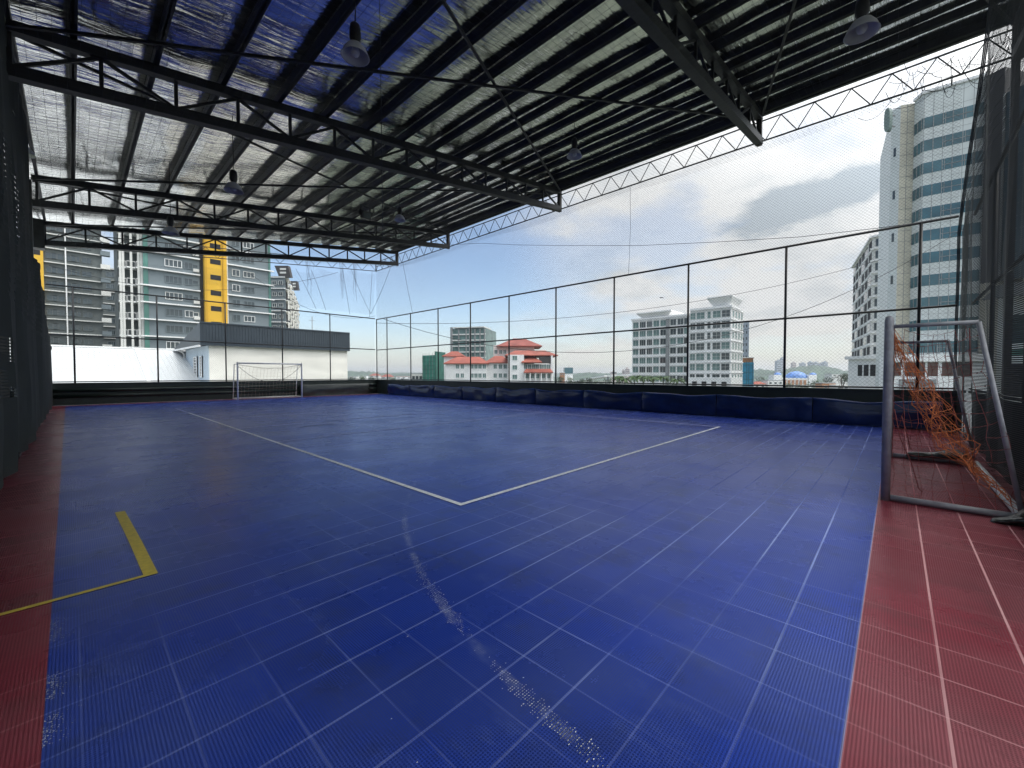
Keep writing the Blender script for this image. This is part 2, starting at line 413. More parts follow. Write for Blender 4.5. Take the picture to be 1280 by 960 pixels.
# ------------------------------------------------------------------ wall pads
def pad(y0, y1, seed, m, label, group, along='Y', x=14.60, h=.72, t=.20, sag=.075):
    mb = MB(); ny, nz = 22, 9; rnd = random.Random(seed)
    s1, s2 = rnd.uniform(.2, .8), rnd.uniform(.3, .7); amp = rnd.uniform(.5, 1.2) * sag
    L = y1 - y0
    def topz(u): return h - amp * math.exp(-((u - s1) / .22) ** 2) * 1.2 + .012 * noise.noise(V((u * 5, seed, 0)))
    def front(u, v):
        e = min(u, 1 - u) * L; bulge = .035 * (1 - math.exp(-e / .06)) + .03 * math.sin(math.pi * min(1, v)) + .055 * noise.noise(V((u * 3.2, v * 2.1, seed)))
        crease = -.03 * math.exp(-((v - (.90 - .18 * math.sin(u * math.pi))) / .05) ** 2) * (1 if .15 < u < .85 else .3)
        return bulge + crease
    g = []
    for i in range(ny + 1):
        u = i / ny; row = []
        for j in range(nz + 1):
            v = j / nz; zz = .015 + (topz(u) - .015) * v
            row.append((u, zz, front(u, v) * (1 if v < .99 else .2)))
        row.append((u, topz(u) + .012, -t * .5)); row.append((u, topz(u), -t)); g.append(row)
    def P(u, zz, o):
        if along == 'Y': return V((x + .06 - o, y0 + .012 + (L - .024) * u, zz))
        return V((y0 + .012 + (L - .024) * u, x + .06 - o, zz))
    vs = [P(*q) for row in g for q in row]; k = len(g[0])
    fs = [(i * k + j, i * k + j + 1, (i + 1) * k + j + 1, (i + 1) * k + j) for i in range(ny) for j in range(k - 1)]
    mb.add(vs, fs, 0, True)
    for i in (0, ny):                                       # closed ends
        b = [P(*q) for q in g[i]]; b.append(P(g[i][0][0], .015, -t)); mb.add(b, [tuple(range(len(b)))])
    return solo('wall_pad', mb, m, label, 'wall pad', group, origin=P(.5, 0, 0))
edges = [25.26 - 2.612 * i for i in range(11)]
names = ['navy wall pad in the far corner beside the green pipes', 'second navy wall pad out from the far corner', 'third navy wall pad from the far corner with a dipped top',
         'navy wall pad in line with the green scaffolded block', 'navy wall pad in line with the red roofed building', 'navy wall pad under the fence post right of the red roofed building',
         'navy wall pad in front of the palms by the white block', 'navy wall pad in front of the white block of flats', 'long navy wall pad in front of the blue domed mosque', 'navy wall pad nearest the camera, partly behind the grey goal post']
for i in range(10): pad(edges[i + 1], edges[i], i + 1, M['vinyl'], names[i], 'navy pads along the wall')
pad(9.6, 14.1, 31, M['greyvinyl'], 'dark grey wall pad right of the small far goal', 'grey pads on the far wall', 'X', YW - .22, .74, .16, .02)
for zz, lb in ((.66, 'upper dark green pipe along the far wall behind the goal'), (.40, 'lower dark green pipe along the far wall behind the goal')):
    mb = MB().tube([(XL - .1, YW - .02, zz), (9.55, YW - .02, zz)], .085, 10)
    solo('barrier_pipe', mb, M['pipe'], lb, 'pipe', 'green barrier pipes')
for zz, lb in ((.66, 'short upper dark green pipe in the far corner'), (.36, 'short lower dark green pipe in the far corner')):
    mb = MB().tube([(14.12, YW - .02, zz), (14.72, YW - .02, zz)], .085, 10)
    solo('barrier_pipe', mb, M['pipe'], lb, 'pipe', 'green barrier pipes')

# ------------------------------------------------------------------ chain-link fences
def fence(label, A, B, posts, ztop, zmid, mesh_=True, h0=1.0):
    A, B = V(A), V(B); t = thing('chain_link_fence', label, 'fence', (A.x, A.y, h0)); d = (B - A).normalized(); L = (B - A).length
    for u in posts:
        p = A + d * u; obj('post', MB().tube([(p.x, p.y, h0), (p.x, p.y, ztop)], .034, 8), M['fence'], t)
    obj('top_rail', MB().tube([(A.x, A.y, ztop), (B.x, B.y, ztop)], .034, 8), M['fence'], t)
    obj('middle_rail', MB().tube([(A.x, A.y, zmid), (B.x, B.y, zmid)], .03, 8), M['fence'], t)
    obj('bottom_rail', MB().tube([(A.x, A.y, h0 + .05), (B.x, B.y, h0 + .05)], .024, 8), M['fence'], t)
    if mesh_:
        n = d.cross(V((0, 0, 1))) * .04
        obj('wire_mesh', wires(MB(), V((A.x, A.y, h0 + .05)) + n, d, (0, 0, 1), L, ztop - h0 - .05, .10, .0019, seg=.8), M['wire'], t)
    return t
fence('tall chain link fence on black pipes above the blue pads', (XW, YN, 0), (XW, YW, 0), [i * 2.886 + (-.4 - YN) for i in range(10)] + [YW - YN - .02], 5.25, 3.09)
fence('tall chain link fence behind the small far goal', (XW - .12, YW, 0), (XL, YW, 0), [2.86 * i + .3 for i in range(1, 6)], 5.30, 3.12)
fence('near chain link fence under the dark shade net', (XW - .1, YN - .25, 0), (0, YN - .25, 0), [2.9, 5.8, 8.7, 11.6], 5.2, 3.09, False)
fence('chain link fence behind the dark side curtain', (XL - .3, YN, 0), (XL - .3, YW - .1, 0), [2.9 * i for i in range(1, 10)], 5.2, 3.09, False)

# ------------------------------------------------------------------ roof
SL = .1415
def zb(x): return 6.47 + SL * (x + .7)
TZ = .74
YT = [3.25, 10.95, 18.8, 24.2]
roof = thing('court_roof', 'mono-pitch steel canopy roof with black trusses and silver foil lining over the court', 'roof', (XL, 13, 6.4))
for Y in YT + [-1.9]:
    x0, x1 = XL, XW
    t = obj('truss', MB().beam((x0, Y, zb(x0)), (x1, Y, zb(x1)), .20, .20), M['steel'], roof)
    tc = MB().beam((x0, Y, zb(x0) + TZ), (x1, Y, zb(x1) + TZ), .18, .18)
    obj('top_chord', tc, M['steel'], t)
    wb = MB(); n = 14
    for i in range(n + 1):
        x = x0 + .1 + (x1 - x0 - .2) * i / n
        wb.beam((x, Y, zb(x) + .1), (x, Y, zb(x) + TZ - .07), .06, .06)
        if i < n:
            xn = x0 + .1 + (x1 - x0 - .2) * (i + 1) / n
            if i % 2 == 0: wb.beam((x, Y + .01, zb(x) + .09), (xn, Y + .01, zb(xn) + TZ - .07), .055, .055)
            else: wb.beam((x, Y + .01, zb(x) + TZ - .07), (xn, Y + .01, zb(xn) + .09), .055, .055)
    obj('web', wb, M['steel'], t)
    obj('end_post', MB().beam((x1 - .02, Y, zb(x1) - .12), (x1 - .02, Y, zb(x1) + TZ + .12), .14, .14), M['rust'], t)
ZP = TZ + .075 + .10
y0, y1 = -2.6, 24.75
for i in range(14):
    x = .11 + 1.12 * i; zc = zb(x) + ZP
    mb = MB().beam((x, y0, zc), (x, y1, zc), .055, .20).beam((x + .03, y0, zc - .092), (x + .03, y1, zc - .092), .07, .016)
    obj('purlin', mb, M['purlin'], roof)
for x in (-.62, -2.1): obj('purlin', MB().beam((x, y0, zb(x) + ZP), (x, y1, zb(x) + ZP), .06, .20), M['purlin'], roof)
obj('edge_beam', MB().beam((XW + .02, y0, zb(XW) + ZP - .01), (XW + .02, y1, zb(XW) + ZP - .01), .10, .26), M['steel'], roof)
fo = MB(); nx, ny = 140, 110; vs = []; fs = []
for i in range(nx + 1):
    x = -2.3 + (XW + .25 + 2.3) * i / nx; ph = ((x - .11) / 1.12) % 1
    for j in range(ny + 1):
        y = y0 + (y1 - y0) * j / ny
        sag = .035 * math.sin(math.pi * ph) * (1 + .9 * noise.noise(V((x * .5, y * .7, 0)))) + .02 * noise.noise(V((x * 1.6, y * 1.1, 4)))
        vs.append((x, y, zb(x) + ZP + .125 - sag))
for i in range(nx):
    for j in range(ny): fs.append((i * (ny + 1) + j, i * (ny + 1) + j + 1, (i + 1) * (ny + 1) + j + 1, (i + 1) * (ny + 1) + j))
fo.add(vs, fs, 0, True)
obj('foil_lining', fo, M['foil'], roof)
rs = MB(); xa, xb = -2.5, XW + .35
rs.extrude([(xa, y0 - .1, zb(xa) + ZP + .19), (xb, y0 - .1, zb(xb) + ZP + .19), (xb, y0 - .1, zb(xb) + ZP + .22), (xa, y0 - .1, zb(xa) + ZP + .22)], (0, y1 - y0 + .2, 0))
obj('roof_sheet', rs, M['roof'], roof)
# sag rods / bridging along the slope and diagonal wind braces
def rod(a, b, w=.045): obj('brace_rod', MB().beam((a[0], a[1], zb(a[0]) + ZP + a[2]), (b[0], b[1], zb(b[0]) + ZP + b[2]), w, w), M['steel'], roof)
bo = -.17
bays = [-1.9] + YT
for ya, yb_ in zip(bays, bays[1:]):
    rod((XL, ya + .1, bo), (XW - .1, yb_ - .1, bo), .05); rod((XL, yb_ - .1, bo - .052), (XW - .1, ya + .1, bo - .052), .05)
# light lattice girders at the open edges
def lattice(p0, p1, dz, n, m=M['steel'], r=.02, first=0):
    p0, p1 = V(p0), V(p1); mb = MB(); u = V((0, 0, dz))
    mb.tube([p0, p1], r * 1.25, 6); mb.tube([p0 + u, p1 + u], r * 1.1, 6)
    for i in range(n):
        a = p0.lerp(p1, i / n); b = p0.lerp(p1, (i + 1) / n); mid = (a + b) / 2 + u
        mb.tube([a, mid], r * .75, 5); mb.tube([mid, b], r * .75, 5)
    return mb
ZE = 8.66
obj('edge_lattice', lattice((XW + .02, YN - .8, ZE), (XW + .02, YW, ZE), .62, 35), M['steel'], roof)
obj('edge_lattice', lattice((XL, YW, zb(XL) + .2 + .35), (XW, YW, ZE), .55, 15), M['steel'], roof)
obj('corner_strut', MB().beam((XW, YW, ZE - .03), (XW, YW, ZE + .66), .05, .05), M['steel'], roof)
obj('corner_strut', MB().beam((XW + .02, YN - .82, 0.95), (XW + .02, YN - .82, ZE + .9), .13, .13), M['steel'], roof)
obj('eave_tie', MB().beam((XL, 24.2, zb(XL) + .1), (XL, YW, zb(XL) + .55), .08, .08).beam((XW, 24.2, ZE + .3), (XW, YW, ZE + .3), .03, .03), M['steel'], roof)
for i, Y in enumerate(YT[:3] + [-1.9]):
    zt = zb(XL) + TZ - .08
    obj('column', MB().beam((XL - .12, Y, .0), (XL - .12, Y, zt), .24, .24).box((XL - .12, Y, .03), (.42, .42, .05)), M['steel'], roof)

obj('truss_haunch', MB().box((XL - .12, 24.2, zb(XL) + .30), (.42, .5, 1.1)), M['steel'], roof)
# ------------------------------------------------------------------ lamps
def lamp_parts(root, p, ztop):
    obj('cord', MB().tube([p + V((0, 0, .50)), p + V((.012, .01, .7)), p + V((-.005, 0, (ztop - p.z) * .7)), V((p.x, p.y, ztop))], .009, 6), M['cable'], root)
    obj('ballast', MB().lathe(p, [(.0, .50), (.05, .50), (.075, .47), (.085, .38), (.085, .27), (.06, .22), (.055, .17), (.0, .17)], 16), M['lampblack'], root)
    obj('reflector', MB().lathe(p, [(.07, .19), (.12, .16), (.175, .08), (.205, 0), (.215, -.012), (.20, -.006), (.168, .075), (.115, .15), (.06, .17)], 24), M['lampgrey'], root)
    obj('bulb', MB().lathe(p, [(.0, .0), (.045, .005), (.07, .04), (.06, .10), (.035, .17)], 16), M['bulb'], root)
lamps = [((448, 78), 6.6, 'unlit bell lamp hanging nearest, in front of the blue reflecting foil'), ((717, 199), 11.8, 'unlit bell lamp hanging from the foil left of the open sky edge'),
         ((1068, 50), 6.2, 'unlit bell lamp hanging at the upper right above the office tower'), ((296, 241), 10.3, 'unlit bell lamp hanging in the middle bay above the yellow stairwell'),
         ((501, 277), 15.5, 'unlit bell lamp hanging small near the far end of the roof'), ((217, 293), 12.6, 'unlit bell lamp hanging at the farthest truss above the apartment balconies'),
         ((38, 196), 10.6, 'unlit bell lamp hanging beside the dark left columns')]
for (px, py), d, lb in lamps:
    p = at(px, d, zat(py, d)); t = thing('pendant_lamp', lb, 'lamp', p, 'bell lamps hung from the roof'); lamp_parts(t, p, zb(p.x) + ZP - .1)
for (px, py, d, lb) in ((459, 271, 15.2, 'dark boxy floodlight fixed on the third truss'), (404, 116, 10.3, 'dark boxy floodlight fixed on the second truss')):
    p = at(px, d, zat(py, d)); t = thing('floodlight', lb, 'floodlight', p, 'dark floodlights on the trusses')
    obj('housing', MB().box(p, (.34, .16, .26), Matrix.Rotation(.3, 3, 'X')), M['lampblack'], t)
    obj('bracket', MB().beam(p + V((-.2, .04, -.02)), p + V((-.2, .06, .32)), .03, .03).beam(p + V((.2, .04, -.02)), p + V((.2, .06, .32)), .03, .03).beam(p + V((-.2, .06, .32)), p + V((.2, .06, .32)), .03, .03), M['steel'], t)
    obj('lens', MB().box(p + V((0, -.09, -.03)), (.28, .012, .20), Matrix.Rotation(.3, 3, 'X')), M['glass'], t)

# ------------------------------------------------------------------ safety nets
def un(u, v): return V((.10 * noise.noise(V((u * .35, v * .5, 1))), 0, .05 * noise.noise(V((u * .5, v * .6, 5)))))
t = thing('safety_net', 'fine safety net stretched between the tall side fence and roof edge', 'net', (XW, YN, 5.25))
obj('net_mesh', wires(MB(), (XW + .05, YN, 5.25), (0, 1, 0), (0, 0, 1), YW - YN, 3.4, .085, .0021, disp=un, seg=.7), M['twine'], t)
def catn(a, b, sag, n=24): return [V(a).lerp(V(b), i / n) - V((0, 0, sag * 4 * (i / n) * (1 - i / n))) for i in range(n + 1)]
obj('edge_rope', MB().tube([(XW + .04, y, z) for y, z in ((21, 9.1), (18.5, 8.72), (16.2, 8.31), (13.5, 7.65), (10.96, 7.08), (7.2, 6.29), (4.4, 5.82), (2.16, 5.48), (.5, 5.33), (-.4, 5.27))], .008, 5), M['rope'], t)
obj('hanging_cord', MB().tube([(XW + .03, 7.62, 8.66), (XW + .04, 7.6, 7.1), (XW + .03, 7.66, 5.25)], .006, 5), M['rope'], t)
def top_far(u):     # lower hem of the loose far net
    return 0
t = thing('safety_net', 'loose safety net sagging in folds above the far fence', 'net', (XL, YW, 5.3))
def keepf(u, v):
    return True
def df(u, v):
    f = max(0, min(1, (u - 8.5) / 6))
    return V((.25 * noise.noise(V((u * .6, v * .4, 2))), .35 * noise.noise(V((u * .9, v * .35, 7))), 0))
def keepg(u, v):
    top = .141 * u + 1.25 - .02
    low = 0 if u > 9.5 else min(1.6, (9.5 - u) * .35)
    return v < top and v > low * .6
obj('net_mesh', wires(MB(), (XL, YW + .06, 5.25), (1, 0, 0), (0, 0, 1), XW - XL, 3.45, .085, .0021, disp=df, seg=.45, keep=keepg), M['twine'], t)
for a, b, s in (((5.2, 26.9, 5.9), (12.0, 26.8, 8.05), .25), ((7.0, 26.9, 7.1), (14.7, 26.9, 5.5), 1.0), ((14.4, 26.8, 8.6), (14.2, 26.85, 5.35), .1), ((12.9, 26.8, 8.4), (14.3, 26.85, 5.6), .15), ((14.78, 25.0, 8.6), (14.3, 26.85, 5.6), .15),
                ((9.4, 26.8, 7.8), (10.6, 26.85, 5.5), -.1), ((10.3, 26.8, 7.9), (11.2, 26.85, 5.5), -.12), ((12.3, 26.8, 8.3), (12.8, 26.85, 5.4), 0), ((-.6, 26.8, 6.1), (5.2, 26.9, 5.9), .3), ((14.78, 23.5, 8.6), (14.75, 22.4, 5.3), .05)):
    obj('net_rope', MB().tube(catn(a, b, s, 14), .010, 5), M['rope'], t)
for (u, wd) in ((10.25, .30), (12.25, .22), (13.2, .18)):       # gathered folds of net
    mb = MB()
    for k in range(12):
        xx = u + random.uniform(-wd, wd); mb.tube(catn((xx, 26.85, zb(u) + .55), (u + random.gauss(0, wd * .5), 26.85, zb(u) - random.uniform(.7, 2.2)), random.uniform(-.05, .1), 6), .0035, 4)
    obj('net_fold', mb, M['twine'], t)
t = thing('ceiling_net', 'fine square-mesh net strung level under the roof trusses', 'net', (XL, 0, 6))
def dc(u, v): return V((0, 0, -.14 * math.sin(math.pi * (((v - 2.0) / 7.7) % 1)) + .05 * noise.noise(V((u * .5, v * .5, 3)))))
ax = V((1, 0, SL)).normalized()
obj('net_mesh', wires(MB(), (XL + .2, -1.6, zb(XL) - .22), ax, (0, 1, 0), 15.4, 25.6, .14, .0018, diamond=False, disp=dc, seg=.9), M['rope'], t)
obj('hanging_cord', MB().tube([at(478, 7.0, zat(-40, 7.0)), at(479, 7.05, zat(120, 7.05)), at(480, 7.0, zat(300, 7.0))], .006, 5), M['rope'], t)

# dark shade curtains
def dl(u, v): return V((.10 * noise.noise(V((u * .8, v * .12, 2))) + .03 * math.sin(u * 5.0 + v * .4), 0, .004 * noise.noise(V((u * .7, v, 3)))))
def cov_l(u, v):
    y = u + YN
    if 7.4 < y < 9.6 and 1.05 < v < 1.95 and noise.noise(V((y * 3, v * 3.5, 1))) > -.12: return .45
    return 1.6
def um_l(v):
    if v < 2.4: return 28.0
    if v < 4.9: return 28 - ((v - 2.4) / 2.5) ** 1.2 * 11.5
    return 16.5 - (v - 4.9) / 2.3 * .8
solo('shade_curtain', slats(MB(), (XL + .10, YN, 0.02), (0, 1, 0), 28, 7.25, .045, cov_l, dl, umin=lambda v: 3.2 + .15 * math.sin(v * 2), umax=um_l), M['shade'], 'dense dark shade curtain hung along the left side columns', 'net', origin=(XL, YN, 0))
def dn(u, v): return V((0, .10 * noise.noise(V((u * .6, v * .15, 2))) + .04 * math.sin(u * 4.0 + v * .5), .045 * noise.noise(V((u * .45, v * .7, 3)))))
def um_n(v):        # free edge of the curtain: it falls away from the roof corner
    if v < 4.9: return .02 + .05 * math.sin(v * 2)
    return .02 + .05 * math.sin(v * 2) + (v - 4.9) * 1.55 + .12 * math.sin(v * 7)
solo('shade_curtain', slats(MB(), (XW + .05, YN - .05, .02), (-1, 0, 0), 8.6, 8.6, .026, lambda u, v: .76 + .10 * noise.noise(V((u * .5, v * .4, 8))), dn, umin=lambda v: um_n(v), seg=.35), M['shade'], 'dark see-through shade curtain behind the near goal', 'net', origin=(XW, YN, 0))
mb = MB()
for k in range(34):
    a = V((XW + random.uniform(-.3, .15), YN + random.uniform(-.75, 1.1), ZE + random.uniform(-.2, .55))); b = a + V((random.uniform(-.5, .3), random.uniform(-.9, .9), random.uniform(-.6, .3)))
    mb.tube(catn(a, b, random.uniform(.05, .5), 8), random.uniform(.003, .008), 4)
for k in range(3):
    mb.tube([V((XW + .03 - um_n(v), YN - .03 + .02 * k, v + .02)) for v in [.6 * q for q in range(0, 14)]], .010, 5)
solo('net_bundle', mb, M['rope'], 'tangled bundle of net and rope at the near roof corner', 'net', origin=(XW, YN, 5.3))

# ------------------------------------------------------------------ goals
def curve_net(mb, f, nu, nv, r, jit, seed, skip=0.0):
    rnd = random.Random(seed)
    G = [[f(i / nu, j / nv) + V((rnd.gauss(0, jit), rnd.gauss(0, jit), rnd.gauss(0, jit) * .8)) * (0 if j in (0,) else 1) for j in range(nv + 1)] for i in range(nu + 1)]
    for i in range(nu + 1):
        for j in range(nv):
            if rnd.random() >= skip: mb.tube([G[i][j], (G[i][j] + G[i][j + 1]) / 2 + V((rnd.gauss(0, jit * .5), 0, rnd.gauss(0, jit * .5))), G[i][j + 1]], r, 4, caps=False)
    for j in range(nv + 1):
        for i in range(nu):
            if rnd.random() >= skip: mb.tube([G[i][j], (G[i][j] + G[i + 1][j]) / 2 + V((0, 0, -jit * rnd.random())), G[i + 1][j]], r, 4, caps=False)
    return mb
def goal(label, xs, yf, sy, pm, pm2, backm, post_r, hgt=2.03, dtop=.66, dbot=.98):
    x0, x1 = xs; t = thing('futsal_goal', label, 'goal', (x0, yf, 0), 'goals on the court')
    for x in xs: obj('post', MB().tube([(x, yf, 0), (x, yf, hgt - .03), (x, yf, hgt + .015), (x, yf, hgt + .03)], [post_r, post_r, post_r * .8, post_r * .3], 16), pm, t)
    obj('crossbar', MB().tube([(x0 + post_r, yf, hgt - post_r), (x1 - post_r, yf, hgt - post_r)], post_r, 16), pm, t)
    for x in xs:
        r = .021; zt = hgt - .09
        obj('side_frame', MB().tube([(x, yf + sy * .03, zt), (x, yf + sy * dtop, zt)], r, 10).tube([(x, yf + sy * dtop, zt), (x, yf + sy * dbot, .03)], r, 10), pm2, t)
        obj('ground_bar', MB().tube([(x, yf + sy * post_r, .035), (x, yf + sy * (dbot + .02), .035)], .034, 10), pm2, t)
    obj('rear_bar', MB().tube([(x0, yf + sy * dbot, .04), (x1, yf + sy * dbot, .04)], .042, 12), backm, t)
    return t
g = goal('near futsal goal with thick grey posts and a torn orange net', (6.215, 9.52), .065, -1, M['goalpaint'], M['goalpaint'], M['goalwhite'], .041)
x0, x1, yf = 6.215, 9.52, .065
def back(u, v):   # sagging from the crossbar to the rear ground bar
    x = x0 + .03 + (x1 - x0 - .06) * u; y = yf - .98 * (v ** 1.05); zz = 1.95 * (1 - v) ** 1.12
    b = math.sin(math.pi * v); s_ = .10 + .16 * (.5 + .5 * math.sin(u * 11 + v * 3)) + .10 * noise.noise(V((u * 6, v * 5, 2)))
    return V((x + .10 * math.sin(v * 9 + u * 5), y + .24 * noise.noise(V((u * 7, v * 6, 9))) * b - .10 * b * math.sin(u * 9), max(.02, zz + .06 - b * s_)))
obj('net', curve_net(MB(), back, 24, 15, .0030, .013, 3), M['orange'], g)
def sidef(u, v): return V((x1 - .02, yf - .05 - (.62 + .30 * v) * u, 1.92 * (1 - v) + .04 - .10 * math.sin(math.pi * u) * (1 - v)))
obj('net', curve_net(MB(), sidef, 8, 15, .0026, .014, 5, .04), M['netred'], g)
def siden(u, v): return V((x0 + .02 + .05 * math.sin(v * 8), yf - .05 - (.60 + .30 * v) * u, 1.90 * (1 - v) + .05 - .12 * math.sin(math.pi * u) * (1 - v)))
obj('net', curve_net(MB(), siden, 8, 15, .0021, .014, 8, .12), M['netred'], g)
hc = MB()
for pts in ([(1119, 512), (1127, 548), (1142, 580), (1152, 612), (1172, 628)], [(1128, 520), (1136, 545), (1140, 562)], [(1210, 410), (1212, 450), (1214, 470)]):
    hc.tube([at(px, 4.9, zat(py, 4.9)) for px, py in pts], .005, 5)
obj('loose_cord', hc, M['netred'], g)
g2 = goal('small far futsal goal with white posts against the far wall', (6.10, 9.38), 26.0, 1, M['goalwhite'], M['goalwhite'], M['goalwhite'], .04)
x0b, x1b = 6.10, 9.38
def back2(u, v): return V((x0b + (x1b - x0b) * u, 26.0 + .66 * min(1, v * 3) + .32 * max(0, v - .33) * 1.5, 1.96 - .02 - 1.9 * max(0, (v - .25) / .75) - .25 * math.sin(math.pi * u) * (1 - v)))
obj('net', curve_net(MB(), back2, 18, 13, .004, .015, 12), M['netwhite'], g2)
obj('net_cord', MB().tube(catn((x0b, 26.1, 1.9), (x1b, 26.1, 1.9), .95, 16), .010, 5), M['cable'], g2)

def bag(label, c, L, Wd, Hh, rz, seed):
    mb = MB(); nu, nv = 26, 14; vs = []; fs = []; Rz = Matrix.Rotation(rz, 3, 'Z')
    for i in range(nu + 1):
        u = i / nu; prof = (math.sin(math.pi * min(1, max(0, u))) ** .45) * (.72 + .28 * math.sin(u * 5 + seed)) + .03
        for j in range(nv):
            a = 2 * math.pi * j / nv; k = 1 + .38 * noise.noise(V((u * 3.5, math.cos(a) * 1.2 + seed, math.sin(a) * 1.2)))
            y = math.cos(a) * Wd / 2 * prof * k; zz = (math.sin(a) * .5 + .5) * Hh * prof * (k if math.sin(a) > 0 else 1)
            vs.append(V(c) + Rz @ V(((u - .5) * L, y, max(.004, zz))))
    for i in range(nu):
        for j in range(nv): fs.append((i * nv + j, i * nv + (j + 1) % nv, (i + 1) * nv + (j + 1) % nv, (i + 1) * nv + j))
    fs.append(tuple(range(nv - 1, -1, -1))); fs.append(tuple(range(nu * nv, (nu + 1) * nv)))
    mb.add(vs, fs, 0, True)
    return solo('weight_bag', mb, M['bag'], label, 'bag', 'black bags weighing down the goal', origin=c)
bag('crumpled black plastic bag laid over the far ground bar of the near goal', (9.50, -.52, .05), .78, .40, .19, R(100), 1.3)
bag('folded black plastic bag at the near rear corner of the goal', (6.05, -.95, .0), .55, .34, .17, R(-75), 4.1)

# ================================================================== CITY
ZG = -24.0
gm = MB(); gm.quad((-5000, -5000, ZG), (5000, -5000, ZG), (5000, 5000, ZG), (-5000, 5000, ZG)); struct('city_ground', gm, M['city'])

def xy(p): return V((p[0], p[1], 0))
def outward(A, B):
    d = (B - A); d.z = 0; n = V((d.y, -d.x, 0)).normalized(); mid = (A + B) / 2
    return n if n.dot(-mid) > 0 else -n
class Face:
    def __init__(s, A, B): s.A = xy(A); s.B = xy(B); s.d = (s.B - s.A).normalized(); s.L = (s.B - s.A).length; s.n = outward(s.A, s.B)
    def p(s, u, z, o=0.0): q = s.A + s.d * u + s.n * o; return V((q.x, q.y, z))
    def slab(s, mb, u0, u1, z0, z1, o0=-.1, o1=.2, mi=0):      # a block lying on the face
        a, b, c, d = s.p(u0, z0, o0), s.p(u1, z0, o0), s.p(u1, z0, o1), s.p(u0, z0, o1); mb.prism([a, b, c, d], z0, z1, mi); return mb
    def upx(s, px):                                           # where the view direction px meets this face
        q = at(px, 1.0); den = q.x * s.d.y - q.y * s.d.x
        return (s.A.y * q.x - s.A.x * q.y) / -den
    def rot(s): return math.atan2(s.d.y, s.d.x) if V((s.d.y, -s.d.x, 0)).dot(s.n) > 0 else math.atan2(-s.d.y, -s.d.x)
WIN = {}
def win_mesh(w, h, fm, gm_, cols=2, rows=1, fr=.09):
    k = (round(w, 2), round(h, 2), fm, gm_, cols, rows)
    if k not in WIN:
        mb = MB(); mb.box((0, -.03, 0), (w, .10, h), mi=1)
        for sx in (-1, 1): mb.box((sx * (w / 2 - fr / 2), -.05, 0), (fr, .16, h), mi=0)
        for sz in (-1, 1): mb.box((0, -.05, sz * (h / 2 - fr / 2)), (w - 2 * fr, .15, fr), mi=0)
        for i in range(1, cols): mb.box((-w / 2 + w * i / cols, -.045, 0), (fr * .7, .13, h - 2 * fr), mi=0)
        for i in range(1, rows): mb.box((0, -.042, -h / 2 + h * i / rows), (w - 2 * fr, .125, fr * .7), mi=0)
        WIN[k] = mesh('window', mb, [M[fm], M[gm_]])
    return WIN[k]
def window(root, face, u, z, w, h, fm='white', gm_='glass', cols=2, rows=1, o=.0):
    ob = bpy.data.objects.new('window', win_mesh(w, h, fm, gm_, cols, rows)); COL.objects.link(ob); ob.parent = root
    p = face.p(u, z, o) - ORG[root.name]; ob.location = p; ob.rotation_euler = (0, 0, face.rot()); return ob
def building(name, label, cat, foot, ztop, m, group=None, zbase=ZG):
    c = sum((xy(p) for p in foot), V((0, 0, 0))) / len(foot)
    t = thing(name, label, cat, (c.x, c.y, zbase), group); obj('wall', MB().prism(foot, zbase, ztop), m, t); return t
def back_of(A, B, depth):
    n = outward(xy(A), xy(B)); return [xy(A), xy(B), xy(B) - n * depth, xy(A) - n * depth]
def onY(px, Y):
    q = at(px, 1.0); k = Y / q.y; return at(px, k), k
def onX(px, X):
    q = at(px, 1.0); k = X / q.x; return at(px, k), k

# ---- apartment tower with the yellow stairwell
YA = 98.0
A0, dA0 = onY(182, YA); A1, dA1 = onY(340, YA)
zt = zat(284, onY(250, YA)[1])
apt = building('apartment_tower', 'blue grey apartment tower with white floor bands and a yellow stairwell', 'building', back_of(A0, A1, 16), zt, M['apt'])
fa = Face(A0, A1); fh_ = 3.02
nfl = 13; zf = [zt - .35 - fh_ * k for k in range(nfl)]
for k, zz in enumerate(zf):
    mb = MB(); fa.slab(mb, -.5, fa.upx(252), zz - .11, zz + .11, -.1, .55); fa.slab(mb, fa.upx(285), fa.L + .6, zz - .11, zz + .11, -.1, .45); obj('floor_band', mb, M['white'], apt)
cs = []
for px, w_, h_, fm, cols in ((219.5, 2.5, 1.35, 'white', 4), (238, 1.3, 1.25, 'apt', 2), (246.5, .9, .8, 'apt', 1), (297, 1.35, 1.35, 'apt', 2), (313, 2.0, 1.2, 'apt', 3)):
    for k in range(1, nfl): window(apt, fa, fa.upx(px), zf[k] + 1.55, w_, h_, 'white' if (k * 7 + int(px)) % 5 == 0 else ('offwhite' if (k + int(px)) % 4 == 0 else 'apt'), 'glass', cols)
for k in range(1, nfl):
    if k % 3 != 1:
        u = fa.upx(246.5) + .1; mb = MB(); fa.slab(mb, u - .45, u + .45, zf[k] + .55, zf[k] + 1.1, .06, .45); obj('air_conditioner', mb, M['offwhite'], apt)
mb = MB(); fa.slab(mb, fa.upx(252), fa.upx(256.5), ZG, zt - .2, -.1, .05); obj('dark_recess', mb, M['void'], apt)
ys = MB(); fa.slab(ys, fa.upx(256.5), fa.upx(284.5), ZG, zat(298, 98 / at(270, 1).y * 1.0), -.1, .9); core = obj('stairwell', ys, M['yellow'], apt)
yd = MB(); fa.slab(yd, fa.upx(256.5), fa.upx(259.2), ZG, zat(299, onY(258, YA)[1]), .9, 1.25); fa.slab(yd, fa.upx(279.0), fa.upx(280.6), ZG, zat(301, onY(280, YA)[1]), .9, 1.25); obj('stairwell_fin', yd, M['yellowdeep'], core)
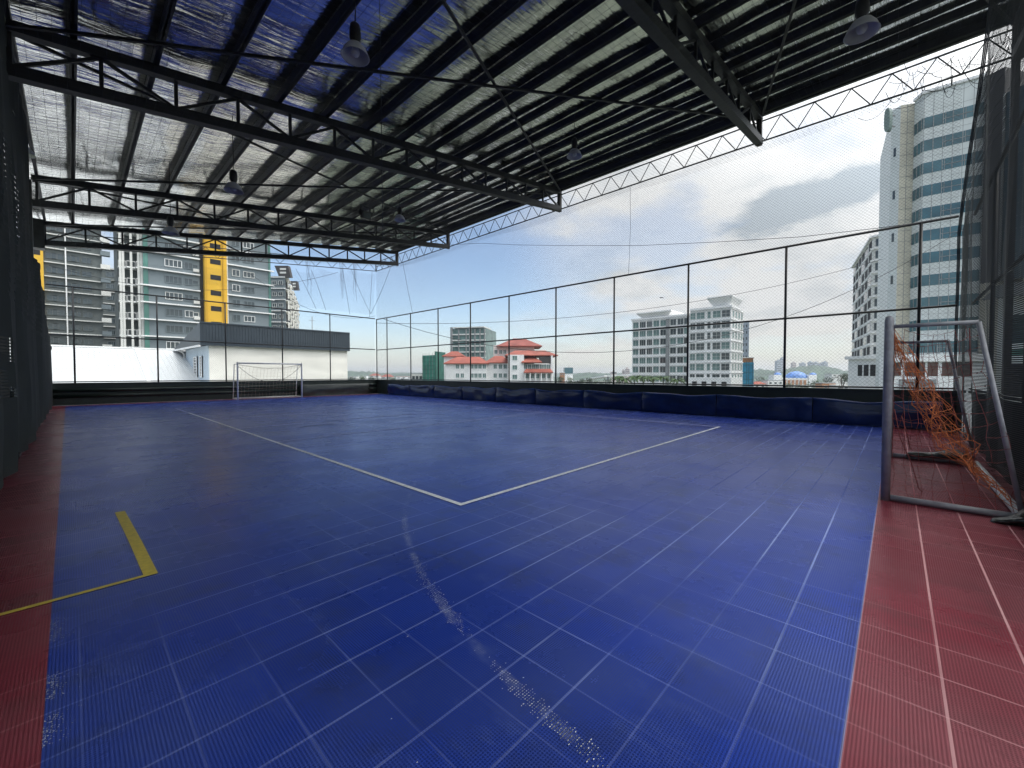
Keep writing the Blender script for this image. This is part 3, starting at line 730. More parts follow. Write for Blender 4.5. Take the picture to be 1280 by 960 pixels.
for k in range(1, nfl):
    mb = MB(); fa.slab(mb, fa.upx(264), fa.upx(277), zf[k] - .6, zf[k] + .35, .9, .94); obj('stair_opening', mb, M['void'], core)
mb = MB(); fa.slab(mb, fa.upx(284.5), fa.upx(286.6), ZG, zt, -.1, .35); obj('pilaster', mb, M['offwhite'], apt)
mb = MB(); fa.slab(mb, fa.upx(182), fa.upx(188), ZG, zt - .4, -.1, .12); fa.slab(mb, fa.upx(337.3), fa.upx(340), ZG, zt - .4, -.1, .12); obj('green_glazing', mb, M['greenglass'], apt)
mb = MB(); fa.slab(mb, -.6, fa.L + .6, zt, zt + .45, -16, .4); obj('roof_slab', mb, M['white'], apt)
# balcony stack on the left corner
b0, _ = onY(150, YA + 3); b1, _ = onY(182, YA + 3); fb = Face(b0, b1)
mb = MB(); fb.slab(mb, 0, fb.L, ZG, zt - .3, -8, -.2); obj('balcony_core', mb, M['aptdark'], apt)
for k in range(nfl):
    for (pa, pb, o) in ((150.5, 160, 1.2), (160.5, 171, 1.8), (171.5, 183, 2.4)):
        mb = MB(); fb.slab(mb, fb.upx(pa), fb.upx(pb), zf[k] - .1, zf[k] + .12, -.3, o)
        for q in (0.02, .5, .98):
            uu = fb.upx(pa) + (fb.upx(pb) - fb.upx(pa)) * q; fb.slab(mb, uu - .02, uu + .02, zf[k] + .12, zf[k] + 1.1, o - .06, o - .02)
        fb.slab(mb, fb.upx(pa), fb.upx(pb), zf[k] + 1.02, zf[k] + 1.1, o - .07, o - .01); obj('balcony', mb, M['white'], apt)
for px, o in ((153, 1.3), (156.5, 1.3), (166, 1.9), (174.5, 2.5), (178, 2.5)):
    mb = MB(); u = fb.upx(px); fb.slab(mb, u - .16, u + .16, ZG, zt - .2, o - .35, o - .05); obj('balcony_post', mb, M['offwhite'], apt)
# ---- end wing, set back and angled
P1, P2, P3 = at(339, 112), at(358, 112), at(373, 163)
wing_z = zat(346, 112)
wing = building('apartment_wing', 'angled grey apartment wing with balconies and dark tilted roof canopies', 'building', [P1, P2, P3, at(352, 168)], wing_z, M['apt'])
fw1, fw2 = Face(P1, P2), Face(P2, P3)
for k in range(9):
    zz = wing_z - .3 - 3.02 * k
    mb = MB(); fw1.slab(mb, 0, fw1.L, zz - .12, zz + .12, -.1, .3); obj('floor_band', mb, M['white'], wing)
    for q in (.3, .72): window(wing, fw1, fw1.L * q, zz - 1.5, 1.2, 1.1, 'offwhite', 'glass', 2)
    for i in range(6):
        mb = MB(); u = fw2.L * (i + .15) / 6; fw2.slab(mb, u, u + fw2.L / 6 * .75, zz - .12, zz + .14, -.1, .9); fw2.slab(mb, u, u + .4, zz - 2.4, zz - .12, .5, .9); obj('balcony', mb, M['cream'], wing)
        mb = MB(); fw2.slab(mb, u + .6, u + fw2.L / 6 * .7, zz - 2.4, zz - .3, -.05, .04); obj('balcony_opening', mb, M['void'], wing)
for (pa, pb, ya, yb, d) in ((345, 365, 333, 347, 112), (364, 374, 352, 363, 140)):
    a, b = at(pa, d), at(pb, d); zz0, zz1 = zat(yb, d), zat(ya, d); n = outward(a, b)
    mb = MB(); q = a.lerp(b, .28)
    prof = [V((q.x, q.y, zz0)), V((b.x, b.y, zz0)), V((a.lerp(b, .84).x, a.lerp(b, .84).y, zz1)), V((a.x, a.y, zz1))]
    mb.extrude(prof, -n * 1.2); obj('roof_canopy', mb, M['brownpier'], wing)
    ff = Face(a, b)
    for r_ in range(2):
        mb = MB(); ff.slab(mb, ff.L * .35, ff.L * .72, zz0 + (zz1 - zz0) * (.3 + .32 * r_), zz0 + (zz1 - zz0) * (.46 + .32 * r_), .0, .08); obj('roof_vent', mb, M['offwhite'], wing)
# ---- dark left tower
YL_ = 132.0
L0, _ = onY(44, YL_); L1, _ = onY(131, YL_); ztl = zat(279, onY(90, YL_)[1])
lt = building('apartment_tower', 'dark grey apartment tower at the far left with a thin white pilaster', 'building', back_of(L0, L1, 18), ztl, M['aptdark']); fl_ = Face(L0, L1)
for k in range(14):
    zz = ztl - .3 - 3.0 * k
    mb = MB(); fl_.slab(mb, fl_.upx(59), fl_.L + 1.2, zz - .10, zz + .10, -.1, .5); obj('floor_band', mb, M['offwhite'], lt)
    for px, w_ in ((68, 1.6), (76, 1.9), (93, 1.6), (98, 1.4), (112, 1.6)): window(lt, fl_, fl_.upx(px), zz - 1.55, w_, 1.3, 'aptdark', 'glass', 2)
    mb = MB(); u = fl_.upx(129); fl_.slab(mb, u, fl_.L + 1.3, zz - .1, zz + .9, .0, 1.3); obj('balcony', mb, M['offwhite'] if k % 2 else M['apt'], lt)
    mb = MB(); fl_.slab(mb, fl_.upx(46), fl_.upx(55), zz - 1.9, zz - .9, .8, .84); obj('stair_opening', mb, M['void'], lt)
mb = MB(); fl_.slab(mb, 0, fl_.upx(58.5), ZG, ztl, -.1, .8); obj('stairwell', mb, M['yellow'], lt)
mb = MB(); fl_.slab(mb, fl_.upx(85.2), fl_.upx(87), ZG, ztl, -.1, .7); obj('pilaster', mb, M['white'], lt)
# ---- lower block between them
m0, _ = onY(128, 165); m1, _ = onY(156, 165); ztm = zat(336, onY(142, 165)[1])
mt = building('apartment_block', 'lower dark grey apartment block between the two tall towers', 'building', back_of(m0, m1, 16), ztm, M['aptdark']); fm_ = Face(m0, m1)
for k in range(9):
    zz = ztm - .3 - 3.3 * k
    mb = MB(); fm_.slab(mb, 0, fm_.L, zz - .10, zz + .10, -.1, .5); obj('floor_band', mb, M['offwhite'], mt)
    for q in (.45, .7): window(mt, fm_, fm_.L * q, zz - 1.6, 1.7, 1.3, 'apt', 'glass', 2)

# ---- white metal-roofed shed
zr = zat(435, onY(150, 52)[1])
s0, _ = onY(-80, 52); s1, _ = onY(240, 52)
sh = thing('warehouse', 'white metal roofed warehouse below the apartment towers', 'building', (s0.x, 52, ZG))
ze = -1.6
obj('wall', MB().prism([(s0.x, 36, 0), (s1.x, 36, 0), (s1.x, 52, 0), (s0.x, 52, 0)], ZG, ze - .3), M['white'], sh)
mb = MB().extrude([(s0.x, 35.6, ze), (s0.x, 52, zr), (s0.x, 52, zr - .5), (s0.x, 35.6, ze - .3)], (s1.x - s0.x, 0, 0)); ro = obj('roof', mb, M['whitesheet'], sh)
mb = MB(); 
for i in range(80):
    xx = s0.x + .3 + i * .36
    if xx < s1.x: mb.beam((xx, 35.7, ze + .004), (xx, 51.9, zr + .004), .03, .016)
obj('roof_rib', mb, M['whitesheet'], ro)
u = onY(184, 44)[0].x; obj('flashing', MB().beam((u, 35.7, ze + .04), (u, 51.9, zr + .04), .25, .06), M['white'], ro)
obj('ridge_cap', MB().beam((s0.x, 52, zr + .02), (s1.x, 52, zr + .02), .5, .12), M['white'], ro)
# ---- pump house
YP = 40.0
p0, d0 = onY(262, YP); p1, d1 = onY(434.5, YP)
zf0, zf1 = zat(431, d0), zat(404.5, d0)
yb = onX(234, p0.x)[0].y
ph = thing('plant_house', 'cream rooftop plant house with a tall dark ribbed metal fascia', 'building', (p0.x, YP, ZG))
obj('wall', MB().prism([(p0.x, YP, 0), (p1.x, YP, 0), (p1.x, yb, 0), (p0.x, yb, 0)], ZG, zf0 - .05), [M['cream']], ph)
obj('side_wall', MB().box((p0.x - .03, (YP + yb) / 2, (ZG + zf0) / 2), (.06, yb - YP - .02, zf0 - ZG - .1)), M['creamshade'], ph)
zr2 = zat(437, onX(219, p0.x - .6)[1]) ; yb2 = onX(219, p0.x - .6)[0].y
mb = MB().extrude([(p0.x - .6, YP - .25, zf0), (p0.x - .6, YP - .25, zf1), (p0.x - .6, YP + .1, zf1), (p0.x - .6, yb2, zr2 + .12), (p0.x - .6, yb2, zr2)], (p1.x - p0.x + .7, 0, 0)); rf = obj('roof', mb, M['navyroof'], ph)
mb = MB(); nn = 58
for i in range(nn + 1):
    xx = p0.x - .6 + (p1.x - p0.x + .7) * i / nn; mb.beam((xx, YP - .27, zf0), (xx, YP - .27, zf1), .05, .06)
obj('fascia_rib', mb, M['navyroof'], rf)
obj('roof_trim', MB().beam((p0.x - .62, YP - .28, zf1 + .03), (p1.x + .12, YP - .28, zf1 + .03), .12, .1).beam((p0.x - .62, YP - .28, zf0 - .03), (p1.x + .12, YP - .28, zf0 - .03), .10, .08), M['navyroof'], rf)
obj('gutter', MB().beam((p0.x - .66, YP - .3, zf0 - .12), (p0.x - .66, yb2, zr2 - .1), .14, .14), M['white'], ph)
obj('downpipe', MB().tube([(p0.x - .6, yb + .2, zr2 - .1), (p0.x - .16, yb + .1, zr2 - .5), (p0.x - .16, yb + .1, ZG)], .07, 8), M['offwhite'], ph)
fs_ = Face(V((p0.x - .06, YP, 0)), V((p0.x - .06, yb, 0)))
for px, ww in ((246, 1.0), (253, .55)):
    u = fs_.upx(px); dd = onX(px, p0.x)[1]; window(ph, fs_, u, zat(458.5, dd), ww * 1.3, 1.75, 'white', 'glass', 1, 7)
a, d = onY(391, YP + 2.0); obj('antenna', MB().tube([(a.x, a.y, zf0), (a.x, a.y, zat(396, d))], .035, 6).tube([(a.x - .3, a.y, zat(401, d)), (a.x + .3, a.y, zat(401, d))], .02, 5), M['concrete'], ph)

# ---- white flats
XE = 143.0
e0, de0 = onX(790, XE); e1, de1 = onX(861, XE); e2, de2 = onX(913, XE - 1.5)
ztE1 = zat(401, de0); ztE2 = zat(383.5, de2)
E0 = V((XE, e0.y, 0)); E1 = V((XE, onX(862, XE)[0].y, 0))
wf = building('white_flats', 'white block of flats with gridded windows and flared canopy roofs', 'building', [E0, E1, E1 + V((18, 0, 0)), E0 + V((18, 0, 0))], ztE1, M['white'])
f1 = Face(E0, E1)
Ea, Eb = V((XE - 1.5, onX(862, XE - 1.5)[0].y, 0)), V((XE - 1.5, e2.y, 0))
q3, dq3 = onY(928, Eb.y); Ec = V((q3.x, Eb.y, 0))
obj('wall', MB().prism([Ea, Eb, Ec, V((Ec.x, Ea.y, 0))], ZG, ztE2), M['white'], wf)
f2 = Face(Ea, Eb); f3 = Face(Eb, Ec)
fhE = 3.28
for k in range(9):
    zc = ztE1 - 1.9 - fhE * k
    for px, w_, g_, c_ in ((794.5, 3.4, 'greenish', 2), (803, 3.6, 'glass', 3), (812, 3.6, 'glass', 3), (820, 3.4, 'greenish', 2), (828.5, 3.2, 'glass', 2), (841, 3.2, 'glass', 2), (850, 3.2, 'glass', 2), (857, 2.2, 'glass', 1)):
        if zc > -6: window(wf, f1, f1.upx(px), zc, w_ * .66, 2.2, 'offwhite', g_ if (k + int(px)) % 3 else 'greenish', c_)
mb = MB(); f1.slab(mb, f1.upx(832.5), f1.upx(836.3), ZG, ztE1 - .6, -.1, .6); obj('service_shaft', mb, M['concrete'], wf)
for k in range(9):
    zc = ztE2 - 2.0 - fhE * 1.03 * k
    for px, w_, c_ in ((865.5, 1.7, 2), (875, 2.6, 2), (885.5, 1.1, 1), (895, 2.4, 2), (906.5, 2.5, 2)):
        if zc > -4: window(wf, f2, f2.upx(px), zc, w_, 2.25, 'offwhite', 'greenish' if (k * 3 + int(px)) % 5 in (0, 2) else 'glass', c_, 2)
    for q in (.15, .38, .62, .85):
        if zc > -4: window(wf, f3, f3.L * q, zc, f3.L * .13, 2.1, 'offwhite', 'greenish', 1)
mb = MB(); f2.slab(mb, 0, f2.L + .3, ztE2 - .2, ztE2 + .5, -10, .5); f1.slab(mb, -.4, f1.L, ztE1 - .1, ztE1 + .5, -10, .5); obj('cornice', mb, M['white'], wf)
for k in range(9):
    zc = ztE2 - .1 - fhE * 1.03 * k
    if zc > -4: mb = MB(); f2.slab(mb, 0, f2.L + .12, zc - .5, zc - .25, -.1, .22); f3.slab(mb, 0, f3.L, zc - .5, zc - .25, -.1, .22); obj('floor_band', mb, M['white'], wf)
    zc = ztE1 - .1 - fhE * k
    if zc > -6: mb = MB(); f1.slab(mb, 0, f1.L, zc - .45, zc - .1, -.1, .3); obj('floor_band', mb, M['white'], wf)
for px in (799, 808, 816, 824.5): 
    mb = MB(); f1.slab(mb, f1.upx(px) - .12, f1.upx(px) + .12, ZG, ztE1, -.1, .5); obj('pilaster', mb, M['white'], wf)
for (face, pa, pb, ya, yb_, dd, zz, inset) in ((f1, 796, 839, 390.5, 400, de0, ztE1, .15), (f2, 883.5, 915, 369.5, 382, de2, ztE2, .2)):
    ua, ub = face.upx(pa), face.upx(pb); zh = zat(ya, dd * (.97 if face is f1 else 1.0)); mb = MB(); L = ub - ua
    lo = [face.p(ua + L * inset, zz + .4, -1), face.p(ub - L * inset * .8, zz + .4, -1), face.p(ub - L * inset * .8, zz + .4, -9), face.p(ua + L * inset, zz + .4, -9)]
    hi = [face.p(ua, zh - .4, .8), face.p(ub, zh - .4, .8), face.p(ub, zh - .4, -11), face.p(ua, zh - .4, -11)]
    mb.add(lo + hi, [(3, 2, 1, 0), (4, 5, 6, 7), (0, 1, 5, 4), (1, 2, 6, 5), (2, 3, 7, 6), (3, 0, 4, 7)])
    top = [p + V((0, 0, .005)) for p in hi]; mb.prism(top, zh - .395, zh); obj('canopy_roof', mb, M['white'], wf)
pz = zat(472, de2); mb = MB(); f2.slab(mb, -.5, f2.L + .5, ZG, pz, -12, 1.2); obj('podium', mb, M['white'], wf)
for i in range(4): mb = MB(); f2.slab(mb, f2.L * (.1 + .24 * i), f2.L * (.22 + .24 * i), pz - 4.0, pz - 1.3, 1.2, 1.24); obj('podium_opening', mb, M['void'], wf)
# tower behind, and the blue netted block
b = [at(926, 210), at(935.5, 206), at(935.3, 216), at(926, 220)]; t = building('apartment_tower', 'narrow blue grey tower just behind the white flats', 'building', b, zat(403, 208), M['farblue']); ff = Face(b[0], b[1])
for k in range(9):
    for q in (.3, .7): window(t, ff, ff.L * q, zat(408, 208) - 3.1 * k, .9, 1.5, 'farblue', 'glass', 1)
obj('roof_parapet', MB().prism([p + V((0, 0, 0)) for p in b], zat(403, 208), zat(401.5, 208)), M['offwhite'], t)
b = [at(926, 150), at(942, 148), at(941.6, 160), at(926, 162)]; zt_ = zat(453, 149)
t = building('construction_block', 'unfinished block wrapped in blue scaffold netting', 'building', b, zt_, M['bluenet']); ff = Face(b[0], b[1])
for k in range(5): mb = MB(); ff.slab(mb, 0, ff.L, zt_ - 1.0 - 2.6 * k, zt_ - .85 - 2.6 * k, 0, .12); obj('scaffold_rail', mb, M['teal'], t)
for q in (.1, .45, .62, .9): mb = MB(); ff.slab(mb, ff.L * q - .08, ff.L * q + .08, ZG, zt_ + .8, .0, .14); obj('scaffold_pole', mb, M['teal'], t)
obj('bare_storey', MB().prism([p.lerp(sum(b, V()) / 4, .08) for p in b], zt_, zat(447.5, 149)), M['brick'], t)
obj('roof_slab', MB().prism(b, zat(447.5, 149), zat(446.5, 149)), M['offwhite'], t)

# ---- condominium beside the office tower
K0, K1, K2 = at(1064, 141), at(1087, 110), at(1111, 106)
ztc = zat(299, 110)
co = building('condominium', 'white condominium with recessed balconies along its receding side', 'building', [K0, K1, K2, K2 + (K0 - K1)], ztc, M['offwhite'])
g1, g2_ = Face(K0, K1), Face(K1, K2)
for k in range(11):
    zz = ztc - 1.2 - 3.15 * k
    if zz < zat(445, 110): break
    mb = MB(); g1.slab(mb, -.3, g1.L + .3, zz - 1.75 - .2, zz - 1.75 + .2, -.1, .12); g2_.slab(mb, -.3, g2_.L, zz - 1.95, zz - 1.55, -.1, .4); obj('floor_band', mb, M['white'], co)
    for i in range(6):
        mb = MB(); u = g1.L * (i + .14) / 6; g1.slab(mb, u, u + g1.L / 6 * .72, zz - 1.3, zz + .85, .0, .05); obj('balcony_opening', mb, M['void'] if (i + k) % 4 else M['glass'], co)
    window(co, g2_, g2_.upx(1094.5), zz - .3, 1.25, 2.0, 'concrete', 'glass', 1); 
    mb = MB(); u = g2_.upx(1105); g2_.slab(mb, u - .5, u + .5, zz - 1.4, zz + .7, .0, .05); obj('recess', mb, M['concrete'], co)
mb = MB(); g1.slab(mb, -.4, g1.L + .4, ztc, ztc + .5, -.6, .6); g2_.slab(mb, 0, g2_.L, ztc, ztc + .5, -.6, .5); obj('parapet_coping', mb, M['white'], co)
zp0 = zat(446, 108)
Q0, Q1 = at(1060, 106), at(1117, 98); pf = Face(Q0, Q1)
mb = MB().prism(back_of(Q0, Q1, 20), ZG, zp0); pod = obj('podium', mb, M['white'], co)
mb = MB(); pf.slab(mb, -.5, pf.L, zp0 - .8, zp0, -.1, .8); obj('podium_coping', mb, M['white'], pod)
for i, (pa, pb) in enumerate(((1072, 1077.5), (1079.5, 1085.5), (1087.5, 1095), (1098, 1106), (1108.5, 1116))):
    mb = MB(); pf.slab(mb, pf.upx(pa), pf.upx(pb), zat(470, 103), zat(456, 103), 0, .05); obj('podium_opening', mb, M['void'], pod)

# ---- office tower
T0, T1, T2, T3, T4 = at(1107, 79.5), at(1118, 78), at(1135, 77.4), at(1146, 75.3), at(1224, 70.6)
ztT = zat(124, 75.3)
nT = outward(T3, T4)
ot = thing('office_tower', 'tall office tower with teal ribbon windows and beige tiled flank', 'building', (T3.x, T3.y, ZG))
backv = -nT * 22
obj('wall', MB().prism([T2 - nT * .0, T3, T4, T4 + backv, T2 + backv], ZG, ztT), M['spandrel'], ot)
zfl = zat(135, 77.5)
obj('flank', MB().prism([T0, T1, T1 + backv, T0 + backv], ZG, zfl - .05), M['spandrel'], ot)
obj('tiled_flank', MB().prism([T1, T2 + (T2 - T1) * .01, T2 + backv, T1 + backv], ZG, zfl), M['tile'], ot)
ft = Face(T1, T2)
mb = MB()
for k in range(24): zz = zfl - 1.3 - 2.0 * k; ft.slab(mb, 0, ft.L, zz - .03, zz + .03, 0, .04)
ft.slab(mb, ft.L * .5 - .03, ft.L * .5 + .03, ZG, zfl, 0, .045); obj('tile_joint', mb, M['concrete'], ot)
for k in range(4): zz = zat(195, 79) - 8.0 * k; mb = MB(); Face(T0, T1).slab(mb, .5, .9, zz - .8, zz + .8, 0, .05); obj('slit_window', mb, M['glass'], ot)
fc, fm2 = Face(T2, T3), Face(T3, T4)
zb0 = zat(153, 75.3)
for k in range(12):
    za = zb0 - 4.03 * k; zz = za - 1.95
    if zz < 2.0: break
    for face, n_ in ((fc, 2), (fm2, 6)):
        mb = MB(); face.slab(mb, .02 if face is fm2 else .1, face.L - (.25 if face is fm2 else .02), zz, za, -.05, .03); 
        for i in range(n_ + 1): uu = .1 + (face.L - .4) * i / n_; face.slab(mb, uu - .05, uu + .05, zz, za, .03, .09, 1)
        if face is fm2:
            for i in (2, 3, 4): u0 = .1 + (face.L - .4) * i / n_; face.slab(mb, u0, u0 + (face.L - .4) / n_, zz + .85, zz + .95, .03, .085, 1)
            for i in (2, 4): u0 = .1 + (face.L - .4) * i / n_; face.slab(mb, u0 + .25, u0 + .33, zz, za, .03, .085, 1)
        obj('ribbon_window', mb, [M['teal'], M['concrete']], ot)
mb = MB()
for i in range(7): uu = .1 + (fm2.L - .4) * i / 6; fm2.slab(mb, uu - .03, uu + .03, 2, ztT, 0, .02)
for k in range(14): fm2.slab(mb, 0, fm2.L, zb0 + .98 - 4.03 * k - .02, zb0 + .98 - 4.03 * k + .02, 0, .018)
obj('panel_joint', mb, M['concrete'], ot)
mb = MB(); fm2.slab(mb, -.2, fm2.L, ztT, ztT + .5, -20, .25); fc.slab(mb, 0, fc.L, ztT, ztT + .49, -2, .25); obj('parapet_coping', mb, M['white'], ot)
# side curtain wall with its dark pier
U0, U1, U2 = at(1222, 70.2), at(1245, 68.0), at(1330, 61.0)
fp = Face(U0, U1); fg = Face(U1, U2); zlow = zat(352, 68)
mb = MB().prism(back_of(U0, U1, 6), zlow, zat(96, 69)); obj('dark_pier', mb, M['brownpier'], ot)
obj('pier_base', MB().prism(back_of(U0, U1, 5.8), ZG, zlow), M['tile'], ot)
mb = MB().prism(back_of(U1, U2, 12), zlow, zat(118, 67)); 
pe = MB(); 
fg.slab(pe, 0, .18, zlow, zat(118, 67), 0, .3)
for i in range(1, 9): fg.slab(mb, fg.L * i / 9 - .05, fg.L * i / 9 + .05, zlow, zat(118, 67), 0, .08, 1)
for k in range(15): zz = zlow + 2.0 * k; fg.slab(mb, .2, fg.L, zz - .04, zz + .04, 0, .07, 1)
cw = obj('curtain_wall', mb, [M['tealdark'], M['aptdark']], ot); obj('pale_edge', pe, M['concrete'], cw)
mb = MB().prism(back_of(U1, U2, 10), ZG, zlow - 1.5); obj('lower_wall', mb, M['spandrel'], ot)
for ya, yb_, mm in ((395, 430, 'tealdark'), (437, 445, 'greenglass'), (455, 500, 'void')):
    mb = MB(); fg.slab(mb, 1.0, fg.L, zat(yb_, 67), zat(ya, 67), 0, .05); obj('lower_window', mb, M[mm], ot)
mb = MB(); zz = zat(357, 68)
mb.add([fg.p(0, zz, 0), fg.p(fg.L, zz, 0), fg.p(fg.L, zz - 2.6, 4.2), fg.p(0, zz - 2.6, 4.2), fg.p(0, zz - .15, 0), fg.p(fg.L, zz - .15, 0), fg.p(fg.L, zz - 2.75, 4.2), fg.p(0, zz - 2.75, 4.2)], [(0, 1, 2, 3), (7, 6, 5, 4), (0, 3, 7, 4), (1, 5, 6, 2), (3, 2, 6, 7), (0, 4, 5, 1)])
obj('awning', mb, M['aptdark'], ot)
# podium of the office tower
O0, O1 = at(1112, 72), at(1240, 66); fo_ = Face(O0, O1)
zpt = zat(444, 70)
mb = MB().prism(back_of(O0, O1, 6), ZG, zpt); po = obj('podium', mb, M['white'], ot)
mb = MB(); fo_.slab(mb, -.3, fo_.L, zpt - 1.1, zpt + .1, 0, .5); obj('podium_band', mb, M['white'], po)
for pa, pb in ((1117, 1126), (1131, 1156), (1159, 1172), (1177, 1214)):
    mb = MB(); fo_.slab(mb, fo_.upx(pa), fo_.upx(pb), zat(470, 70), zat(453, 70), 0, .05); obj('podium_glazing', mb, M['brownglass'], po)
mb = MB(); fo_.slab(mb, fo_.upx(1124), fo_.upx(1170), zat(490, 70), zat(474, 70), 0, .3)
lg = obj('louvre_panel', mb, M['concrete'], po)
# oval sign at the top
a = at(1108, 77.5); zc = zat(156, 77.5); n = outward(T0, T1); dd = (T1 - T0).normalized(); mb = MB(); prof = []
for i in range(24):
    t_ = 2 * math.pi * i / 24; cx_ = math.cos(t_); sx_ = math.sin(t_); prof.append(a + dd * (.5 * abs(cx_) ** .7 * (1 if cx_ > 0 else -1)) + V((0, 0, zc + 2.15 * abs(sx_) ** .8 * (1 if sx_ > 0 else -1))) + n * 1.3)
mb.extrude(prof, -n * .7); sg = obj('oval_sign', mb, M['sign'], ot)
obj('sign_bracket', MB().beam(a + V((0, 0, zc + 1)) + n * .6, a + V((0, 0, zc + 1)) - n * .6, .2, .2).beam(a + V((0, 0, zc - 1)) + n * .6, a + V((0, 0, zc - 1)) - n * .6, .2, .2), M['concrete'], sg)

# ---- red roofed building
def hip(mb, A, B, depth, z0, z1, inset=.25, over=.8, mi=0):
    f = Face(A, B); a, b, c, d = f.p(-over, z0, over), f.p(f.L + over, z0, over), f.p(f.L + over, z0, -depth - over), f.p(-over, z0, -depth - over)
    L = f.L; r0, r1 = f.p(L * inset, z1, -depth / 2), f.p(L * (1 - inset), z1, -depth / 2); dn_ = V((0, 0, -.25))
    mb.add([a, b, c, d, r0, r1, a + dn_, b + dn_, c + dn_, d + dn_], [(0, 1, 5, 4), (1, 2, 5), (2, 3, 4, 5), (3, 0, 4), (9, 8, 7, 6), (0, 6, 7, 1), (1, 7, 8, 2), (2, 8, 9, 3), (3, 9, 6, 0)], mi); return mb
D = 126.0
rr = thing('red_roofed_building', 'white building with tiered terracotta hip roofs', 'building', at(625, D, ZG))
def wing_(pa, pb, ytop, d, depth, m='white'):
    A, B = at(pa, d), at(pb, d); obj('wall', MB().prism(back_of(A, B, depth), ZG, zat(ytop, d)), M[m], rr); return Face(A, B)
def roof_(pa, pb, y0_, y1_, d, depth, inset=.2, m='redroof', over=.8):
    obj('roof', hip(MB(), at(pa, d), at(pb, d), depth, zat(y0_, d), zat(y1_, d), inset, over), M[m], rr)
fA = wing_(557, 608, 453.5, 126, 12); roof_(558, 608, 454, 445, 126, 12)
fB = wing_(608, 636, 453, 128, 12); roof_(609, 636, 453, 444, 128, 12, .3)
wing_(555, 577, 444.5, 136, 8); roof_(556, 577, 445, 438.5, 136, 8, .3)
fT = wing_(635, 655, 443.5, 121, 14); roof_(636, 692, 444, 436.5, 123, 14, .15, over=1.2)
fW = wing_(654, 692, 455, 122, 14); roof_(656, 690, 465, 461, 119.6, 2.0, .05, over=.3)
fU = wing_(617, 668, 431.5, 138, 12, 'offwhite'); roof_(626, 672, 432.5, 421, 137, 13, .35, 'redroofdark', over=1.4)
mb = MB(); f = Face(at(655, 121.8), at(691, 121.8)); f.slab(mb, 4.6, f.L - .6, zat(454, 122), zat(446, 122), -3, .0); obj('dark_loggia', mb, M['brownpier'], rr)
roof_(655, 674, 452.5, 445, 121, 6, .3)
mb = MB(); f.slab(mb, f.L - .6, f.L, ZG, zat(444.5, 122), -6, .25); obj('corner_pier', mb, M['white'], rr)
for face, pxs, ys in ((fA, (572, 578, 590, 595, 600, 605.5), (458, 469.5)), (fB, (619, 625.5, 631.5), (458, 469.5)), (fT, (643.5,), (448, 459.5, 471)), (fW, (657, 662, 667, 671.5, 676.5, 681, 685.5), (458.5,)), (fW, (659, 665.5, 672, 679, 685.5), (470,)), (fU, (620, 626, 631), (440,))):
    for px in pxs:
        for y in ys: window(rr, face, face.upx(px), zat(y, 124 if face is not fU else 138), 1.15 if face is not fT else 1.5, 1.45, 'white', 'greenish', 2, 1)
mb = MB()
for px in (656, 662.5, 669, 676, 682.5, 689): u = fW.upx(px); fW.slab(mb, u - .14, u + .14, ZG, zat(465, 120), 2.2, 2.5)
obj('veranda_column', mb, M['white'], rr)
# ---- tower behind and green netted block
b = back_of(at(565, 196), at(607, 192), 18); zt_ = zat(411, 194); ff = Face(b[0], b[1])
t = building('concrete_tower', 'grey concrete frame tower behind the red roofed building', 'building', b, zt_, M['greenish'])
for k in range(8):
    zz = zt_ - 2.7 - 2.75 * k; mb = MB(); ff.slab(mb, 0, ff.L, zz - .28, zz + .28, -.1, .6); obj('floor_band', mb, M['offwhite'], t)
for q in (.0, .22, .44, .56, .7, .85, .98):
    mb = MB(); ff.slab(mb, ff.L * q - (.55 if q in (0., .56) else .25), ff.L * q + (.55 if q in (0., .56) else .25), ZG, zt_ + (.8 if q in (.56, 0.) else -.2), -.1, .7); obj('column', mb, M['concrete'], t)
mb = MB(); ff.slab(mb, ff.L * .05, ff.L * .98, zt_ + .3, zt_ + .8, -10, .9); obj('roof_beam', mb, M['offwhite'], t)
g0, g1_, g2b = at(528, 152), at(544.5, 146), at(556.5, 154)
t = building('construction_block', 'unfinished block wrapped in green scaffold netting', 'building', [g0, g1_, g2b, g2b + (g0 - g1_)], zat(444, 148), M['scaffold'])
h1, h2 = Face(g0, g1_), Face(g1_, g2b)
mb = MB(); h2.slab(mb, 0, h2.L, ZG, zat(440, 150), -.3, .15); obj('dark_netting', mb, M['scaffdark'], t)
for k in range(7): mb = MB(); h1.slab(mb, 0, h1.L, zat(447 + 5 * k, 148) - .07, zat(447 + 5 * k, 148) + .07, 0, .1); obj('scaffold_rail', mb, M['scaffdark'], t)
for q in (.05, .3, .55, .8): mb = MB(); h1.slab(mb, h1.L * q - .06, h1.L * q + .06, ZG, zat(441, 148), 0, .09); obj('scaffold_pole', mb, M['concrete'], t)
b = back_of(at(514, 160), at(529, 160), 10); t = building('low_block', 'low grey flat roofed block left of the green netting', 'building', b, zat(467.5, 160), M['offwhite']); ff = Face(b[0], b[1])
for q in (.2, .5, .8): window(t, ff, ff.L * q, zat(472, 160), 1.2, 1.4, 'offwhite', 'glass', 1)
obj('roof_slab', MB().prism(b, zat(467.5, 160), zat(466.8, 160)), M['concrete'], t)

